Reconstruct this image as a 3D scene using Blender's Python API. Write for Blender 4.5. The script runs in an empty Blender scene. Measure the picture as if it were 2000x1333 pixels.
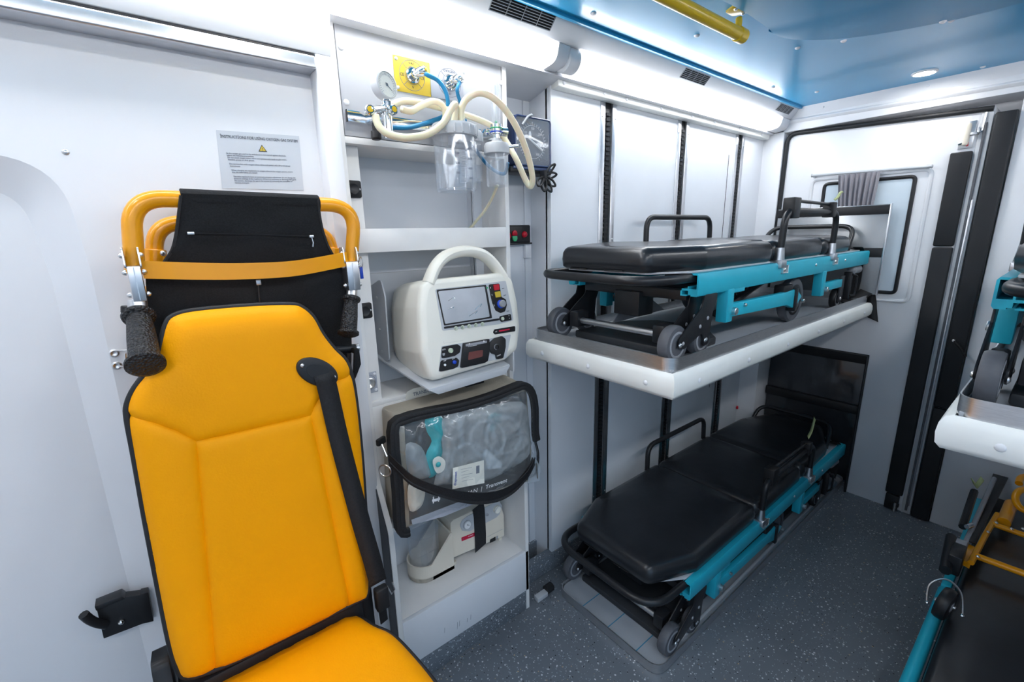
import bpy, bmesh, math, random
from mathutils import Vector, Matrix
from mathutils import noise as mnoise
from mathutils.geometry import delaunay_2d_cdt
random.seed(7)
S = bpy.context.scene
COL = S.collection
pi = math.pi

# ------------------------------------------------------------------ camera
FPX, CAMZ = 868.4, 1.45
_yaw, _pit, _rol = [math.radians(a) for a in (38.1325, 13.5188, -1.3533)]
_f = Vector((math.sin(_yaw)*math.cos(_pit), math.cos(_yaw)*math.cos(_pit), -math.sin(_pit)))
_r = _f.cross(Vector((0, 0, 1))).normalized(); _u = _r.cross(_f)
RGT = _r*math.cos(_rol)+_u*math.sin(_rol); UPV = _u*math.cos(_rol)-_r*math.sin(_rol); FWD = _f
CAM = Vector((0, 0, CAMZ))
cd = bpy.data.cameras.new('camera'); cam = bpy.data.objects.new('camera', cd); COL.objects.link(cam)
cd.sensor_width = 36; cd.lens = FPX/2000*36; cd.clip_start = 0.02
M = Matrix((RGT, UPV, -FWD)).transposed().to_4x4(); M.translation = CAM
cam.matrix_world = M
S.camera = cam
# ------------------------------------------------------------------ world, exposure
w = bpy.data.worlds.new('world'); S.world = w; w.use_nodes = True
w.node_tree.nodes['Background'].inputs[0].default_value = (.50, .73, 1, 1)   # even overcast daylight outside the open side door
w.node_tree.nodes['Background'].inputs[1].default_value = 0.62
pl = bpy.data.lights.new('door_portal', 'AREA'); pl.shape = 'RECTANGLE'; pl.size = 1.75; pl.size_y = 1.68; pl.cycles.is_portal = True
po = bpy.data.objects.new('door_portal', pl); COL.objects.link(po); po.location = (.06, -.545, .93); po.rotation_euler = (math.radians(90), 0, 0)
S.view_settings.view_transform = 'Standard'; S.view_settings.look = 'None'
S.cycles.transparent_max_bounces = 24
S.view_settings.gamma = 1; S.view_settings.use_curve_mapping = False
S.view_settings.exposure = 1.0
LAMP_POWER = 8.0          # emission of the strip lamps in the two coves

# ------------------------------------------------------------------ measuring: where a sight line meets a plane of the room
# one sight line per measured picture point; depth comes from the plane it is known to lie on
def ray(x, y): return (RGT*((x-1000)/FPX) - UPV*((y-666.5)/FPX) + FWD)
def at(x, y, ax, v):
    d = ray(x, y); i = 'xyz'.index(ax); return CAM + d*((v-CAM[i])/d[i])
def on(x, y, p0, n):
    d = ray(x, y); return CAM + d*((Vector(p0)-CAM).dot(n)/d.dot(n))

# ------------------------------------------------------------------ materials
def mat(name, col, rough=.5, metal=0, spec=.5, coat=0, var=0, vscale=8, bump=0, bscale=60, trans=0, ior=1.45, alpha=1, emit=None, estr=0, sheen=0, stretch=None):
    m = bpy.data.materials.new(name); m.use_nodes = True; nt = m.node_tree; b = nt.nodes['Principled BSDF']
    b.inputs['Base Color'].default_value = (*col, 1); b.inputs['Roughness'].default_value = rough
    b.inputs['Metallic'].default_value = metal; b.inputs['Specular IOR Level'].default_value = spec
    b.inputs['Coat Weight'].default_value = coat; b.inputs['Coat Roughness'].default_value = .08
    b.inputs['Transmission Weight'].default_value = trans; b.inputs['IOR'].default_value = ior; b.inputs['Alpha'].default_value = alpha
    b.inputs['Sheen Weight'].default_value = sheen
    if emit: b.inputs['Emission Color'].default_value = (*emit, 1); b.inputs['Emission Strength'].default_value = estr
    tc = nt.nodes.new('ShaderNodeTexCoord'); src = tc.outputs['Object']
    if stretch:
        mp = nt.nodes.new('ShaderNodeMapping'); mp.inputs['Scale'].default_value = stretch; nt.links.new(src, mp.inputs[0]); src = mp.outputs[0]
    nz = nt.nodes.new('ShaderNodeTexNoise'); nz.inputs['Scale'].default_value = vscale; nz.inputs['Detail'].default_value = 5
    nt.links.new(src, nz.inputs['Vector'])
    rp = nt.nodes.new('ShaderNodeValToRGB'); v = var or .03
    rp.color_ramp.elements[0].position = .3; rp.color_ramp.elements[1].position = .7
    rp.color_ramp.elements[0].color = (*[max(0, c*(1-v)) for c in col], 1); rp.color_ramp.elements[1].color = (*[min(1, c*(1+v)) for c in col], 1)
    nt.links.new(nz.outputs[0], rp.inputs[0]); nt.links.new(rp.outputs[0], b.inputs['Base Color'])
    if bump:
        nb = nt.nodes.new('ShaderNodeTexNoise'); nb.inputs['Scale'].default_value = bscale; nb.inputs['Detail'].default_value = 3
        nt.links.new(src, nb.inputs['Vector'])
        bp = nt.nodes.new('ShaderNodeBump'); bp.inputs['Strength'].default_value = bump; bp.inputs['Distance'].default_value = .004
        nt.links.new(nb.outputs[0], bp.inputs['Height']); nt.links.new(bp.outputs[0], b.inputs['Normal'])
    return m
m_white = mat('white_panel', (.78, .79, .82), .38, var=.015)
m_lam = mat('white_laminate', (.82, .81, .80), .42, var=.02, vscale=14)
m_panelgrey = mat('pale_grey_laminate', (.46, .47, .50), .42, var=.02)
m_steel_wall = mat('pale_grey_panel', (.76, .78, .82), .33, var=.015)
m_cream = mat('cream_plastic', (.86, .84, .76), .36, var=.015)
m_pad = mat('white_vinyl_padding', (.87, .88, .85), .42, var=.03, bump=.10, bscale=25)
m_black = mat('black_rubber', (.012, .013, .016), .55, var=.2, bump=.1, bscale=90)
m_blackm = mat('black_powder_coat', (.014, .015, .018), .34, var=.2)
m_blackp = mat('black_plastic', (.012, .012, .014), .42, var=.15)
m_vinyl = mat('black_vinyl', (.017, .019, .023), .29, var=.2, bump=.22, bscale=14, coat=.15)
m_fabric = mat('black_canvas', (.011, .012, .014), .8, spec=.3, var=.3, vscale=300, bump=.3, bscale=500)
m_web = mat('black_webbing', (.012, .012, .014), .65, var=.3, vscale=200, bump=.25, bscale=400)
m_yel = mat('yellow_vinyl', (.95, .37, .0), .5, spec=.18, var=.03, vscale=5, bump=.12, bscale=260)
m_yelpaint = mat('yellow_paint', (.86, .35, .003), .28, var=.06, coat=.3)
m_yelrail = mat('mustard_paint', (.62, .42, .01), .3, var=.05, coat=.3)
m_teal = mat('teal_paint', (.02, .45, .60), .36, var=.05)
m_steel = mat('brushed_steel', (.70, .70, .71), .32, 1, var=.08, vscale=40, stretch=(1, 1, 12))
m_chrome = mat('chrome', (.78, .79, .8), .1, 1, var=.02)
m_alu = mat('aluminium', (.62, .63, .66), .34, 1, var=.05, vscale=30)
m_greyrub = mat('grey_rubber', (.10, .105, .12), .55, var=.12, vscale=30, bump=.1)
m_greypl = mat('grey_plastic', (.33, .34, .37), .42, var=.05)
m_ltgrey = mat('light_grey_plastic', (.52, .54, .57), .4, var=.03)
m_deck = mat('grey_deck_sheet', (.36, .39, .43), .45, var=.06, vscale=6)
m_darkdeck = mat('dark_deck_sheet', (.03, .033, .038), .45, var=.2)
m_blueline = mat('blue_tape', (.02, .22, .38), .5)
m_lens = mat('lamp_diffuser', (.9, .9, .9), .4, emit=(.97, .985, 1), estr=LAMP_POWER)
m_down = mat('downlight_lens', (.9, .9, .9), .4, emit=(1, .97, .93), estr=75)
m_hose = mat('cream_silicone', (.80, .75, .55), .3, var=.04)
m_hose.node_tree.nodes['Principled BSDF'].inputs['Subsurface Weight'].default_value = .2
m_blue = mat('blue_hose', (.01, .20, .42), .35, var=.05)
m_red = mat('red_plastic', (.55, .01, .03), .3)
m_green = mat('green_plastic', (.05, .42, .18), .35)
m_yelplate = mat('yellow_label', (.62, .44, .04), .4, var=.02)
m_greyplate = mat('grey_label', (.42, .44, .50), .4, var=.02)
m_sign = mat('sign_film', (.58, .61, .66), .4, var=.01)
m_ink = mat('dark_ink', (.03, .04, .06), .6)
m_inkgrey = mat('grey_ink', (.17, .19, .24), .6)
m_whiteink = mat('white_ink', (.85, .86, .88), .5)
m_blueink = mat('blue_ink', (.01, .04, .35), .5)
m_redink = mat('red_ink', (.55, .01, .05), .5)
m_bluebtn = mat('blue_plastic', (.01, .06, .5), .35)
m_navy = mat('navy_plastic', (.03, .05, .13), .3, coat=.4)
m_bag = mat('beige_bag_cloth', (.42, .38, .31), .6, var=.08, vscale=20, bump=.25, bscale=220)
m_tealpack = mat('teal_film', (.02, .40, .44), .35, var=.1)
m_curtain = mat('grey_curtain', (.30, .29, .32), .8, var=.08, sheen=.2)
m_greenyel = mat('pale_green_fabric', (.42, .46, .22), .8, var=.2, vscale=50)
m_ivory = mat('ivory_plastic', (.74, .68, .58), .42, var=.02)
m_btn = mat('pale_green_rubber', (.55, .62, .50), .5)
m_oxred = mat('dark_red_window', (.16, .05, .045), .2, coat=.5)

def glass(name, col=(1, 1, 1), alpha=.22, rough=.05, bump=0, bscale=20, tint=None):
    m = bpy.data.materials.new(name); m.use_nodes = True; nt = m.node_tree; nt.nodes.remove(nt.nodes['Principled BSDF'])
    out = nt.nodes['Material Output']; tr = nt.nodes.new('ShaderNodeBsdfTransparent'); tr.inputs[0].default_value = (*(tint or col), 1)
    gl = nt.nodes.new('ShaderNodeBsdfGlossy'); gl.inputs['Roughness'].default_value = rough; gl.inputs[0].default_value = (*col, 1)
    df = nt.nodes.new('ShaderNodeBsdfDiffuse'); df.inputs[0].default_value = (*col, 1)
    lw = nt.nodes.new('ShaderNodeLayerWeight'); lw.inputs[0].default_value = .5
    pw = nt.nodes.new('ShaderNodeMath'); pw.operation = 'POWER'; pw.inputs[1].default_value = 3.5; nt.links.new(lw.outputs['Facing'], pw.inputs[0])
    fr = nt.nodes.new('ShaderNodeMath'); fr.operation = 'MULTIPLY_ADD'; fr.inputs[1].default_value = .55; fr.inputs[2].default_value = .045; nt.links.new(pw.outputs[0], fr.inputs[0])
    mx = nt.nodes.new('ShaderNodeMixShader'); mx.inputs[0].default_value = alpha
    m2 = nt.nodes.new('ShaderNodeMixShader')
    nt.links.new(tr.outputs[0], mx.inputs[1]); nt.links.new(df.outputs[0], mx.inputs[2])
    nt.links.new(fr.outputs[0], m2.inputs[0]); nt.links.new(mx.outputs[0], m2.inputs[1]); nt.links.new(gl.outputs[0], m2.inputs[2])
    nt.links.new(m2.outputs[0], out.inputs[0])
    if bump:
        tc = nt.nodes.new('ShaderNodeTexCoord'); nb = nt.nodes.new('ShaderNodeTexNoise'); nb.inputs['Scale'].default_value = bscale; nb.inputs['Detail'].default_value = 2
        nb.inputs['Distortion'].default_value = 1.2
        nt.links.new(tc.outputs['Object'], nb.inputs['Vector']); bp = nt.nodes.new('ShaderNodeBump'); bp.inputs['Strength'].default_value = bump; bp.inputs['Distance'].default_value = .02
        nt.links.new(nb.outputs[0], bp.inputs['Height'])
        for n in (gl, lw): nt.links.new(bp.outputs[0], n.inputs['Normal'])
    return m
m_clear = glass('clear_plastic', (.92, .94, .97), .07, .05, tint=(.97, .98, .99))
m_film = glass('clear_vinyl_film', (.9, .93, .95), 0.04, .07, .15, 22, tint=(.95, .96, .96))
m_poly = glass('thin_plastic_bag', (.80, .84, .87), .36, .14, .15, 30)
m_pane = glass('frosted_window_pane', (.75, .85, .93), .85, .08)

# floor: speckled vinyl
def floor_mat():
    m = mat('speckled_vinyl_floor', (.15, .172, .20), .33, var=.12, vscale=3); nt = m.node_tree; b = nt.nodes['Principled BSDF']
    base = b.inputs['Base Color'].links[0].from_socket; tc = nt.nodes.new('ShaderNodeTexCoord'); prev = base
    for sc, th, col in ((95, .13, (.62, .64, .68)), (70, .07, (.55, .42, .25)), (110, .10, (.01, .01, .012)), (160, .16, (.35, .40, .45))):
        mp = nt.nodes.new('ShaderNodeMapping'); mp.inputs['Location'].default_value = (sc*.37, sc*.11, 0)
        vo = nt.nodes.new('ShaderNodeTexVoronoi'); vo.inputs['Scale'].default_value = sc
        nt.links.new(tc.outputs['Object'], mp.inputs[0]); nt.links.new(mp.outputs[0], vo.inputs['Vector'])
        sp = nt.nodes.new('ShaderNodeSeparateColor'); nt.links.new(vo.outputs['Color'], sp.inputs[0])
        lt = nt.nodes.new('ShaderNodeMath'); lt.operation = 'LESS_THAN'; nt.links.new(vo.outputs['Distance'], lt.inputs[0])
        ml = nt.nodes.new('ShaderNodeMath'); ml.operation = 'MULTIPLY'; ml.inputs[1].default_value = th*2.6; nt.links.new(sp.outputs[0], ml.inputs[0])
        nt.links.new(ml.outputs[0], lt.inputs[1])
        g2 = nt.nodes.new('ShaderNodeMath'); g2.operation = 'GREATER_THAN'; g2.inputs[1].default_value = .62; nt.links.new(sp.outputs[1], g2.inputs[0])
        m2 = nt.nodes.new('ShaderNodeMath'); m2.operation = 'MULTIPLY'; nt.links.new(lt.outputs[0], m2.inputs[0]); nt.links.new(g2.outputs[0], m2.inputs[1])
        mx = nt.nodes.new('ShaderNodeMixRGB'); mx.inputs[2].default_value = (*col, 1)
        nt.links.new(m2.outputs[0], mx.inputs[0]); nt.links.new(prev, mx.inputs[1]); prev = mx.outputs[0]
    nt.links.new(prev, b.inputs['Base Color']); return m
m_floor = floor_mat()
m_plinth = floor_mat(); m_plinth.name = 'speckled_vinyl_plinth'
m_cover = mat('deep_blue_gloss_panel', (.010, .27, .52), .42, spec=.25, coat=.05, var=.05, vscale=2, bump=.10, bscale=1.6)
m_ceil = mat('blue_gloss_panel', (.02, .34, .64), .30, spec=.4, coat=.2, var=.05, vscale=2, bump=.10, bscale=1.6)

# ------------------------------------------------------------------ geometry: every g_* returns (verts, faces)
def from_bm(bm):
    bm.verts.index_update(); r = ([v.co.copy() for v in bm.verts], [[v.index for v in f.verts] for f in bm.faces]); bm.free(); return r
def _bev(bm, b, seg=2):
    if b > 0: bmesh.ops.bevel(bm, geom=list(bm.edges), offset=b, segments=seg, affect='EDGES', profile=.5, clamp_overlap=True)
def g_box(x0, x1, y0, y1, z0, z1, b=.002, seg=2):
    bm = bmesh.new(); bmesh.ops.create_cube(bm, size=1)
    for v in bm.verts: v.co = Vector(((x0+x1)/2+v.co.x*(x1-x0), (y0+y1)/2+v.co.y*(y1-y0), (z0+z1)/2+v.co.z*(z1-z0)))
    _bev(bm, b, seg); return from_bm(bm)
def g_prism(pts, ext, b=0, seg=2):
    bm = bmesh.new(); ext = Vector(ext); a = [bm.verts.new(Vector(p)) for p in pts]; c = [bm.verts.new(Vector(p)+ext) for p in pts]
    n = len(pts); bm.faces.new(a[::-1]); bm.faces.new(c)
    for i in range(n): bm.faces.new((a[i], a[(i+1) % n], c[(i+1) % n], c[i]))
    bmesh.ops.recalc_face_normals(bm, faces=list(bm.faces)); _bev(bm, b, seg); return from_bm(bm)
def fillet(pts, r, seg=6, closed=False):
    pts = [Vector(p) for p in pts]; n = len(pts); out = []
    for i, p in enumerate(pts):
        if not closed and i in (0, n-1): out.append(p); continue
        a, c = pts[i-1], pts[(i+1) % n]; da, dc = (a-p), (c-p); rr = r[i] if isinstance(r, (list, tuple)) else r
        ang = da.angle(dc, pi)
        if ang > pi-.02 or rr <= 0: out.append(p); continue
        t = min(rr/math.tan(ang/2), da.length*.49, dc.length*.49)
        p0, p1 = p+da.normalized()*t, p+dc.normalized()*t
        for k in range(seg+1):
            s = k/seg; q0 = p0.lerp(p, s); q1 = p.lerp(p1, s); out.append(q0.lerp(q1, s))
    return out
def spline(pts, k=8, closed=False):
    pts = [Vector(p) for p in pts]; n = len(pts); out = []
    for i in range(n if closed else n-1):
        g = (lambda j: pts[j % n]) if closed else (lambda j: pts[max(0, min(n-1, j))])
        a, b, c, d = g(i-1), g(i), g(i+1), g(i+2)
        for s in range(k):
            t = s/k; out.append(.5*((2*b)+(c-a)*t+(2*a-5*b+4*c-d)*t*t+(3*b-a-3*c+d)*t**3))
    if not closed: out.append(pts[-1])
    return out
def g_tube(pts, r, n=10, closed=False, flat=None):
    pts = [Vector(p) for p in pts]; q = [pts[0]]
    for p in pts[1:]:
        if (p-q[-1]).length > 1e-5: q.append(p)
    pts = q; m = len(pts); V = []; F = []
    tan = []
    for i in range(m):
        if closed: t = pts[(i+1) % m]-pts[i-1]
        else: t = pts[min(i+1, m-1)]-pts[max(i-1, 0)]
        tan.append(t.normalized())
    ref = Vector((0, 0, 1)) if abs(tan[0].z) < .9 else Vector((1, 0, 0)); nv = (ref-tan[0]*ref.dot(tan[0])).normalized()
    for i in range(m):
        if i:
            ax = tan[i-1].cross(tan[i])
            if ax.length > 1e-7: nv = Matrix.Rotation(tan[i-1].angle(tan[i]), 3, ax.normalized()) @ nv
            nv = (nv-tan[i]*nv.dot(tan[i])).normalized()
        bv = tan[i].cross(nv); rr = r[i] if isinstance(r, (list, tuple)) else r
        for k in range(n):
            a = 2*pi*k/n; V.append(pts[i]+nv*math.cos(a)*rr+bv*math.sin(a)*rr)
    for i in range(m if closed else m-1):
        for k in range(n):
            j = (i+1) % m; F.append([i*n+k, i*n+(k+1) % n, j*n+(k+1) % n, j*n+k])
    if not closed: F.append([k for k in range(n)][::-1]); F.append([(m-1)*n+k for k in range(n)])
    return V, F
def g_lathe(prof, o, ax, n=24, ang=2*pi):
    o = Vector(o); ax = Vector(ax).normalized(); ref = Vector((0, 0, 1)) if abs(ax.z) < .9 else Vector((1, 0, 0))
    u = (ref-ax*ref.dot(ax)).normalized(); v = ax.cross(u); V = []; F = []; m = len(prof)
    for r, h in prof:
        for k in range(n): a = 2*pi*k/n; V.append(o+ax*h+(u*math.cos(a)+v*math.sin(a))*max(r, 1e-5))
    for i in range(m-1):
        for k in range(n): F.append([i*n+k, i*n+(k+1) % n, (i+1)*n+(k+1) % n, (i+1)*n+k])
    F.append([k for k in range(n)][::-1]); F.append([(m-1)*n+k for k in range(n)])
    return V, F
def g_cyl(a, b, r, n=16, bev=.0015):
    a, b = Vector(a), Vector(b); L = (b-a).length; e = min(bev, r*.4, L*.4)
    return g_lathe([(r-e, 0), (r, e), (r, L-e), (r-e, L)], a, b-a, n)
def g_dome(o, ax, r, h=None, n=12):
    h = h or r*.55
    return g_lathe([(r, 0)]+[(r*math.cos(t*pi/2/4), h*math.sin(t*pi/2/4)) for t in range(1, 4)]+[(r*.12, h)], o, ax, n)
def g_ring(o, ax, R, r, n=24, k=8):
    o = Vector(o); ax = Vector(ax).normalized(); ref = Vector((0, 0, 1)) if abs(ax.z) < .9 else Vector((1, 0, 0)); u = (ref-ax*ref.dot(ax)).normalized(); v = ax.cross(u)
    return g_tube([o+(u*math.cos(2*pi*i/n)+v*math.sin(2*pi*i/n))*R for i in range(n)], r, k, True)
def g_ribbon(pts, wid, th):
    """flat strap through pts; wid = width vector or list of them; th = thickness"""
    pts = [Vector(p) for p in pts]; m = len(pts); V = []; F = []
    for i in range(m):
        t = (pts[min(i+1, m-1)]-pts[max(i-1, 0)]).normalized(); wv = Vector(wid[i] if isinstance(wid, list) else wid); nn = t.cross(wv).normalized()*th/2
        V += [pts[i]-wv/2-nn, pts[i]+wv/2-nn, pts[i]+wv/2+nn, pts[i]-wv/2+nn]
    for i in range(m-1):
        for k in range(4): F.append([i*4+k, i*4+(k+1) % 4, i*4+4+(k+1) % 4, i*4+4+k])
    F += [[3, 2, 1, 0], [m*4-4, m*4-3, m*4-2, m*4-1]]
    return V, F
def g_sweep(prof, path_pts, closed=False):
    """prof: list of rings already in 3D per path point"""
    V = []; F = []; n = len(path_pts[0]); m = len(path_pts)
    for r in path_pts: V += [Vector(p) for p in r]
    for i in range(m-1):
        for k in range(n if closed else n-1): F.append([i*n+k, i*n+(k+1) % n, i*n+n+(k+1) % n, i*n+n+k])
    return V, F
def join(*gs):
    V = []; F = []
    for v, f in gs:
        o = len(V); V += v; F += [[i+o for i in x] for x in f]
    return V, F
def move(g, d): d = Vector(d); return [v+d for v in g[0]], g[1]
def xf(g, m): return [m @ Vector(v) for v in g[0]], g[1]
def rounded(pts2, r, seg=5):
    return [(p.x, p.y) for p in fillet([(a, b, 0) for a, b in pts2], r, seg, True)]

def g_fill(outline, h, to3, step=.02, back=None):
    """puffed skin: fills a 2-D outline with triangles, height h(x,y) along the normal, to3(x,y,h)->3-D"""
    pts = [Vector((p[0], p[1])) for p in outline]; n = len(pts); xs = [p.x for p in pts]; ys = [p.y for p in pts]
    def inside(x, y):
        c = False
        for i in range(n):
            a, b = pts[i], pts[i-1]
            if (a.y > y) != (b.y > y) and x < (b.x-a.x)*(y-a.y)/(b.y-a.y)+a.x: c = not c
        return c
    def dist(x, y):
        return seg_dist(x, y, pts, True)
    V = list(pts); y = min(ys)+step/2; row = 0
    for ring in (.004, .012):
        for i in range(n):
            a, b, c = pts[i-1], pts[i], pts[(i+1) % n]; t = (c-a)
            if t.length < 1e-6: continue
            nn = Vector((-t.y, t.x)).normalized()
            for sgn in (1, -1):
                q = b+nn*sgn*ring
                if inside(q.x, q.y) and dist(q.x, q.y) > ring*.8: V.append(q)
    while y < max(ys):
        x = min(xs)+step/2*(1+row % 2)
        while x < max(xs):
            if inside(x, y) and dist(x, y) > max(step*.5, .014): V.append(Vector((x, y)))
            x += step
        y += step*.87; row += 1
    r = delaunay_2d_cdt(V, [(i, (i+1) % n) for i in range(n)], [], 1, 1e-6)
    vs, fs = r[0], r[2]
    out = [Vector(to3(v.x, v.y, h(v.x, v.y))) for v in vs]
    return out, [list(f) for f in fs]
def seg_dist(x, y, pts, closed=False):
    best = 9; n = len(pts); p = Vector((x, y))
    for i in range(n if closed else n-1):
        a = Vector((pts[i][0], pts[i][1])); b = Vector((pts[(i+1) % n][0], pts[(i+1) % n][1])); d = b-a; L = d.length_squared
        t = 0 if L < 1e-12 else max(0, min(1, (p-a).dot(d)/L)); best = min(best, (p-a-d*t).length)
    return best

# ------------------------------------------------------------------ objects
ROOT = {}
def part(name, m, parent, *gs, angle=38, kind=None, label=None):
    V, F = join(*gs); me = bpy.data.meshes.new(name); me.from_pydata([tuple(v) for v in V], [], F); me.validate(); me.update()
    bm = bmesh.new(); bm.from_mesh(me); bmesh.ops.recalc_face_normals(bm, faces=list(bm.faces)); bm.to_mesh(me); bm.free()
    me.materials.append(m); me.shade_smooth(); me.set_sharp_from_angle(angle=math.radians(angle))
    o = bpy.data.objects.new(name, me); COL.objects.link(o)
    if parent is not None:
        o.parent = parent
        if parent in ROOT: o.matrix_parent_inverse = Matrix.Translation(-ROOT[parent])
    if kind: o['kind'] = kind
    if label: o['label'] = label
    return o
def thing(name, label, cat, loc=(0, 0, 0), group=None):
    o = bpy.data.objects.new(name, None); COL.objects.link(o); o.location = loc; o.empty_display_size = .05
    ROOT[o] = Vector(loc); o['label'] = label; o['category'] = cat
    if group: o['group'] = group
    return o
def tag(o, label, cat, group=None):
    o['label'] = label; o['category'] = cat
    if group: o['group'] = group
    return o
def struct(name, m, *gs, label=None, parent=None, angle=38):
    o = part(name, m, parent, *gs, angle=angle)
    if parent is None: o['kind'] = 'structure'
    if label: o['label'] = label
    return o
def dup(root, loc, label, group=None):
    r = root.copy(); COL.objects.link(r); r.location = loc; r['label'] = label
    if group: r['group'] = group
    for ch in list(root.children):
        c = ch.copy(); COL.objects.link(c); c.parent = r
        for g in list(ch.children):
            d = g.copy(); COL.objects.link(d); d.parent = c
    return r
def text(s, size, o, right, up, m, parent, name='lettering', align='CENTER', shear=0, thick=.0003, sx=1):
    cu = bpy.data.curves.new('t', 'FONT'); cu.body = s; cu.size = size; cu.align_x = align; cu.align_y = 'CENTER'; cu.shear = shear; cu.resolution_u = 2; cu.extrude = thick
    ob = bpy.data.objects.new('t', cu); COL.objects.link(ob); dg = bpy.context.evaluated_depsgraph_get(); dg.update()
    me = bpy.data.meshes.new_from_object(ob.evaluated_get(dg)); bpy.data.objects.remove(ob); bpy.data.curves.remove(cu)
    r = Vector(right).normalized(); u = Vector(up).normalized(); u = (u-r*u.dot(r)).normalized(); nn = r.cross(u); o = Vector(o)
    V = [o+r*v.co.x*sx+u*v.co.y+nn*v.co.z for v in me.vertices]; F = [list(p.vertices) for p in me.polygons]; bpy.data.meshes.remove(me)
    return part(name, m, parent, (V, F))
def parts(name, m, parent, *gs, **k): return [part(name, m, parent, g, **k) for g in gs]
# ================================================================== ROOM SHELL
XF, XR = -1.0, 2.82            # front partition, rear doors
YL, YR = 1.23, -.50            # left rack wall, right wall
ZC = 2.065                     # ceiling
def mir(g): return [Vector((v.x, .76-v.y, v.z)) for v in g[0]], [f[::-1] for f in g[1]]
struct('floor', m_floor, g_box(XF-.1, 3.0, -.6, 1.6, -.06, 0, 0), label='dark grey speckled vinyl floor')
ceil = struct('ceiling', m_ceil, g_box(XF-.1, XR+.1, -.29, 1.05, ZC, ZC+.04, 0), label='glossy sky blue ceiling lining')
struct('wall_front', m_white, g_box(XF-.06, XF, -.6, 1.5, 0, 2.1, 0), label='plain white front partition')
wr = struct('wall_right', m_white, g_prism([(XF, YR, 2.1), (XR, YR, 2.1), (XR, YR, 0), (.95, YR, 0), (.95, YR, 1.78), (-.83, YR, 1.78), (-.83, YR, 0), (XF, YR, 0)], (0, -.05, 0)), label='plain white side wall with the open side doorway')
part('door_frame', m_ltgrey, wr, g_tube([(.95, YR-.025, .0), (.95, YR-.025, 1.78), (-.83, YR-.025, 1.78), (-.83, YR-.025, 0)], .026, 8))
gm = mat('grey_asphalt', (.26, .26, .26), .9, var=.15, vscale=30)
struct('ground', gm, g_box(-9, 10, -14, -.56, -.5, -.42, 0), label='grey paving outside the open side door')
# blue domed cover on the ceiling, its rivet caps and the blue edge strip
dome = [(-.2, .66), (1.42, .70), (1.60, .715), (1.73, .69), (1.86, .585), (1.945, .43), (1.985, .27), (1.96, .05), (1.82, -.16), (1.5, -.22), (-.2, -.22)]
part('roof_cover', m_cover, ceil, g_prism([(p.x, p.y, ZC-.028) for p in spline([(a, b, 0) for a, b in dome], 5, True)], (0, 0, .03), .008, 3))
for x, y in ((1.109, .996), (1.893, .746), (1.87, .60), (1.955, .376), (2.06, .377), (2.749, .379), (1.5, .9), (2.30, .99), (.6, .98), (2.55, .9), (1.46, .70), (2.2, .15)):
    inside = x < 1.99 and y < .7
    part('rivet_cap', m_white, ceil, g_dome((x, y, ZC-(.028 if inside else 0)), (0, 0, -1), .009, .006))
part('edge_strip', m_ceil, ceil, g_box(XF, XR-.03, 1.043, 1.056, ZC-.010, ZC+.002, .002))
# cove profile: fascia, trough, lower board
def fascia(y0=0): return g_prism([(XF, 1.052, ZC), (XF, 1.10, 2.016), (XF, 1.118, 2.02), (XF, 1.13, 2.05), (XF, 1.06, 2.09)], (XR-XF, 0, 0), .003)
def trough(): return g_prism([(XF, 1.118, 2.02), (XF, 1.185, 1.975), (XF, 1.175, 1.955), (XF, 1.26, 1.945), (XF, 1.30, 2.05), (XF, 1.13, 2.06)], (XR-XF, 0, 0), 0)
def cap(x0, x1):               # closed white length of the cove between two lamps
    arc = fillet([(x0, 1.101, 2.014), (x0, 1.114, 1.968), (x0, 1.172, 1.960)], .05, 8)
    return g_prism(arc+[Vector((x0, 1.20, 1.99)), Vector((x0, 1.13, 2.04))], (x1-x0, 0, 0), .002)
t1 = struct('trim_1', m_white, fascia(), trough(), label='white ceiling cove on the rack side')
part('cove_cap', m_white, t1, cap(1.075, 1.125)); part('cove_cap', m_white, t1, cap(2.715, XR))
part('cove_cup', m_white, t1, g_lathe([(.036, 0), (.040, .004), (.040, .05), (.030, .05), (.030, .006), (.004, .003)], (1.125, 1.142, 1.993), (1, 0, 0), 24))
t2 = struct('trim_2', m_white, mir(fascia()), mir(trough()), label='white ceiling cove on the aisle side')
part('cove_cap', m_white, t2, mir(cap(1.075, 1.16))); part('cove_cap', m_white, t2, mir(cap(2.715, XR)))
def lamp(name, label, x0, x1, mirror=False, group='ceiling strip lamps'):
    arc = fillet([(0, 1.104, 2.008), (0, 1.118, 1.972), (0, 1.166, 1.966)], .06, 10)
    n = 10; rings = []
    for x, s in ((x0, .35), (x0+.006, .7), (x0+.018, .92), (x0+.035, 1), (x1-.035, 1), (x1-.018, .92), (x1-.006, .7), (x1, .35)):
        c = Vector((0, 1.142, 1.99)); rings.append([Vector((x, 0, 0))+c+(p-c)*s for p in arc])
    g = g_sweep(None, rings); base = g_box(x0, x1, 1.125, 1.165, 1.990, 2.012, .002)
    if mirror: g, base = mir(g), mir(base)
    o = thing(name, label, 'lamp', (x0, 1.14 if not mirror else -.38, 1.99), group)
    part('housing', m_white, o, base); part('diffuser', m_lens, o, g); return o
lamp('strip_lamp', 'lit white strip lamp over the gas cabinet, ending above its right corner', -.95, 1.062)
lamp('strip_lamp', 'long lit white strip lamp above the rack wall with black tracks', 1.165, 2.70)
lamp('strip_lamp', 'lit strip lamp in the opposite cove, near end', -.95, 1.062, True)
lamp('strip_lamp', 'lit strip lamp in the opposite cove, far end', 1.165, 2.70, True)
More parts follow.
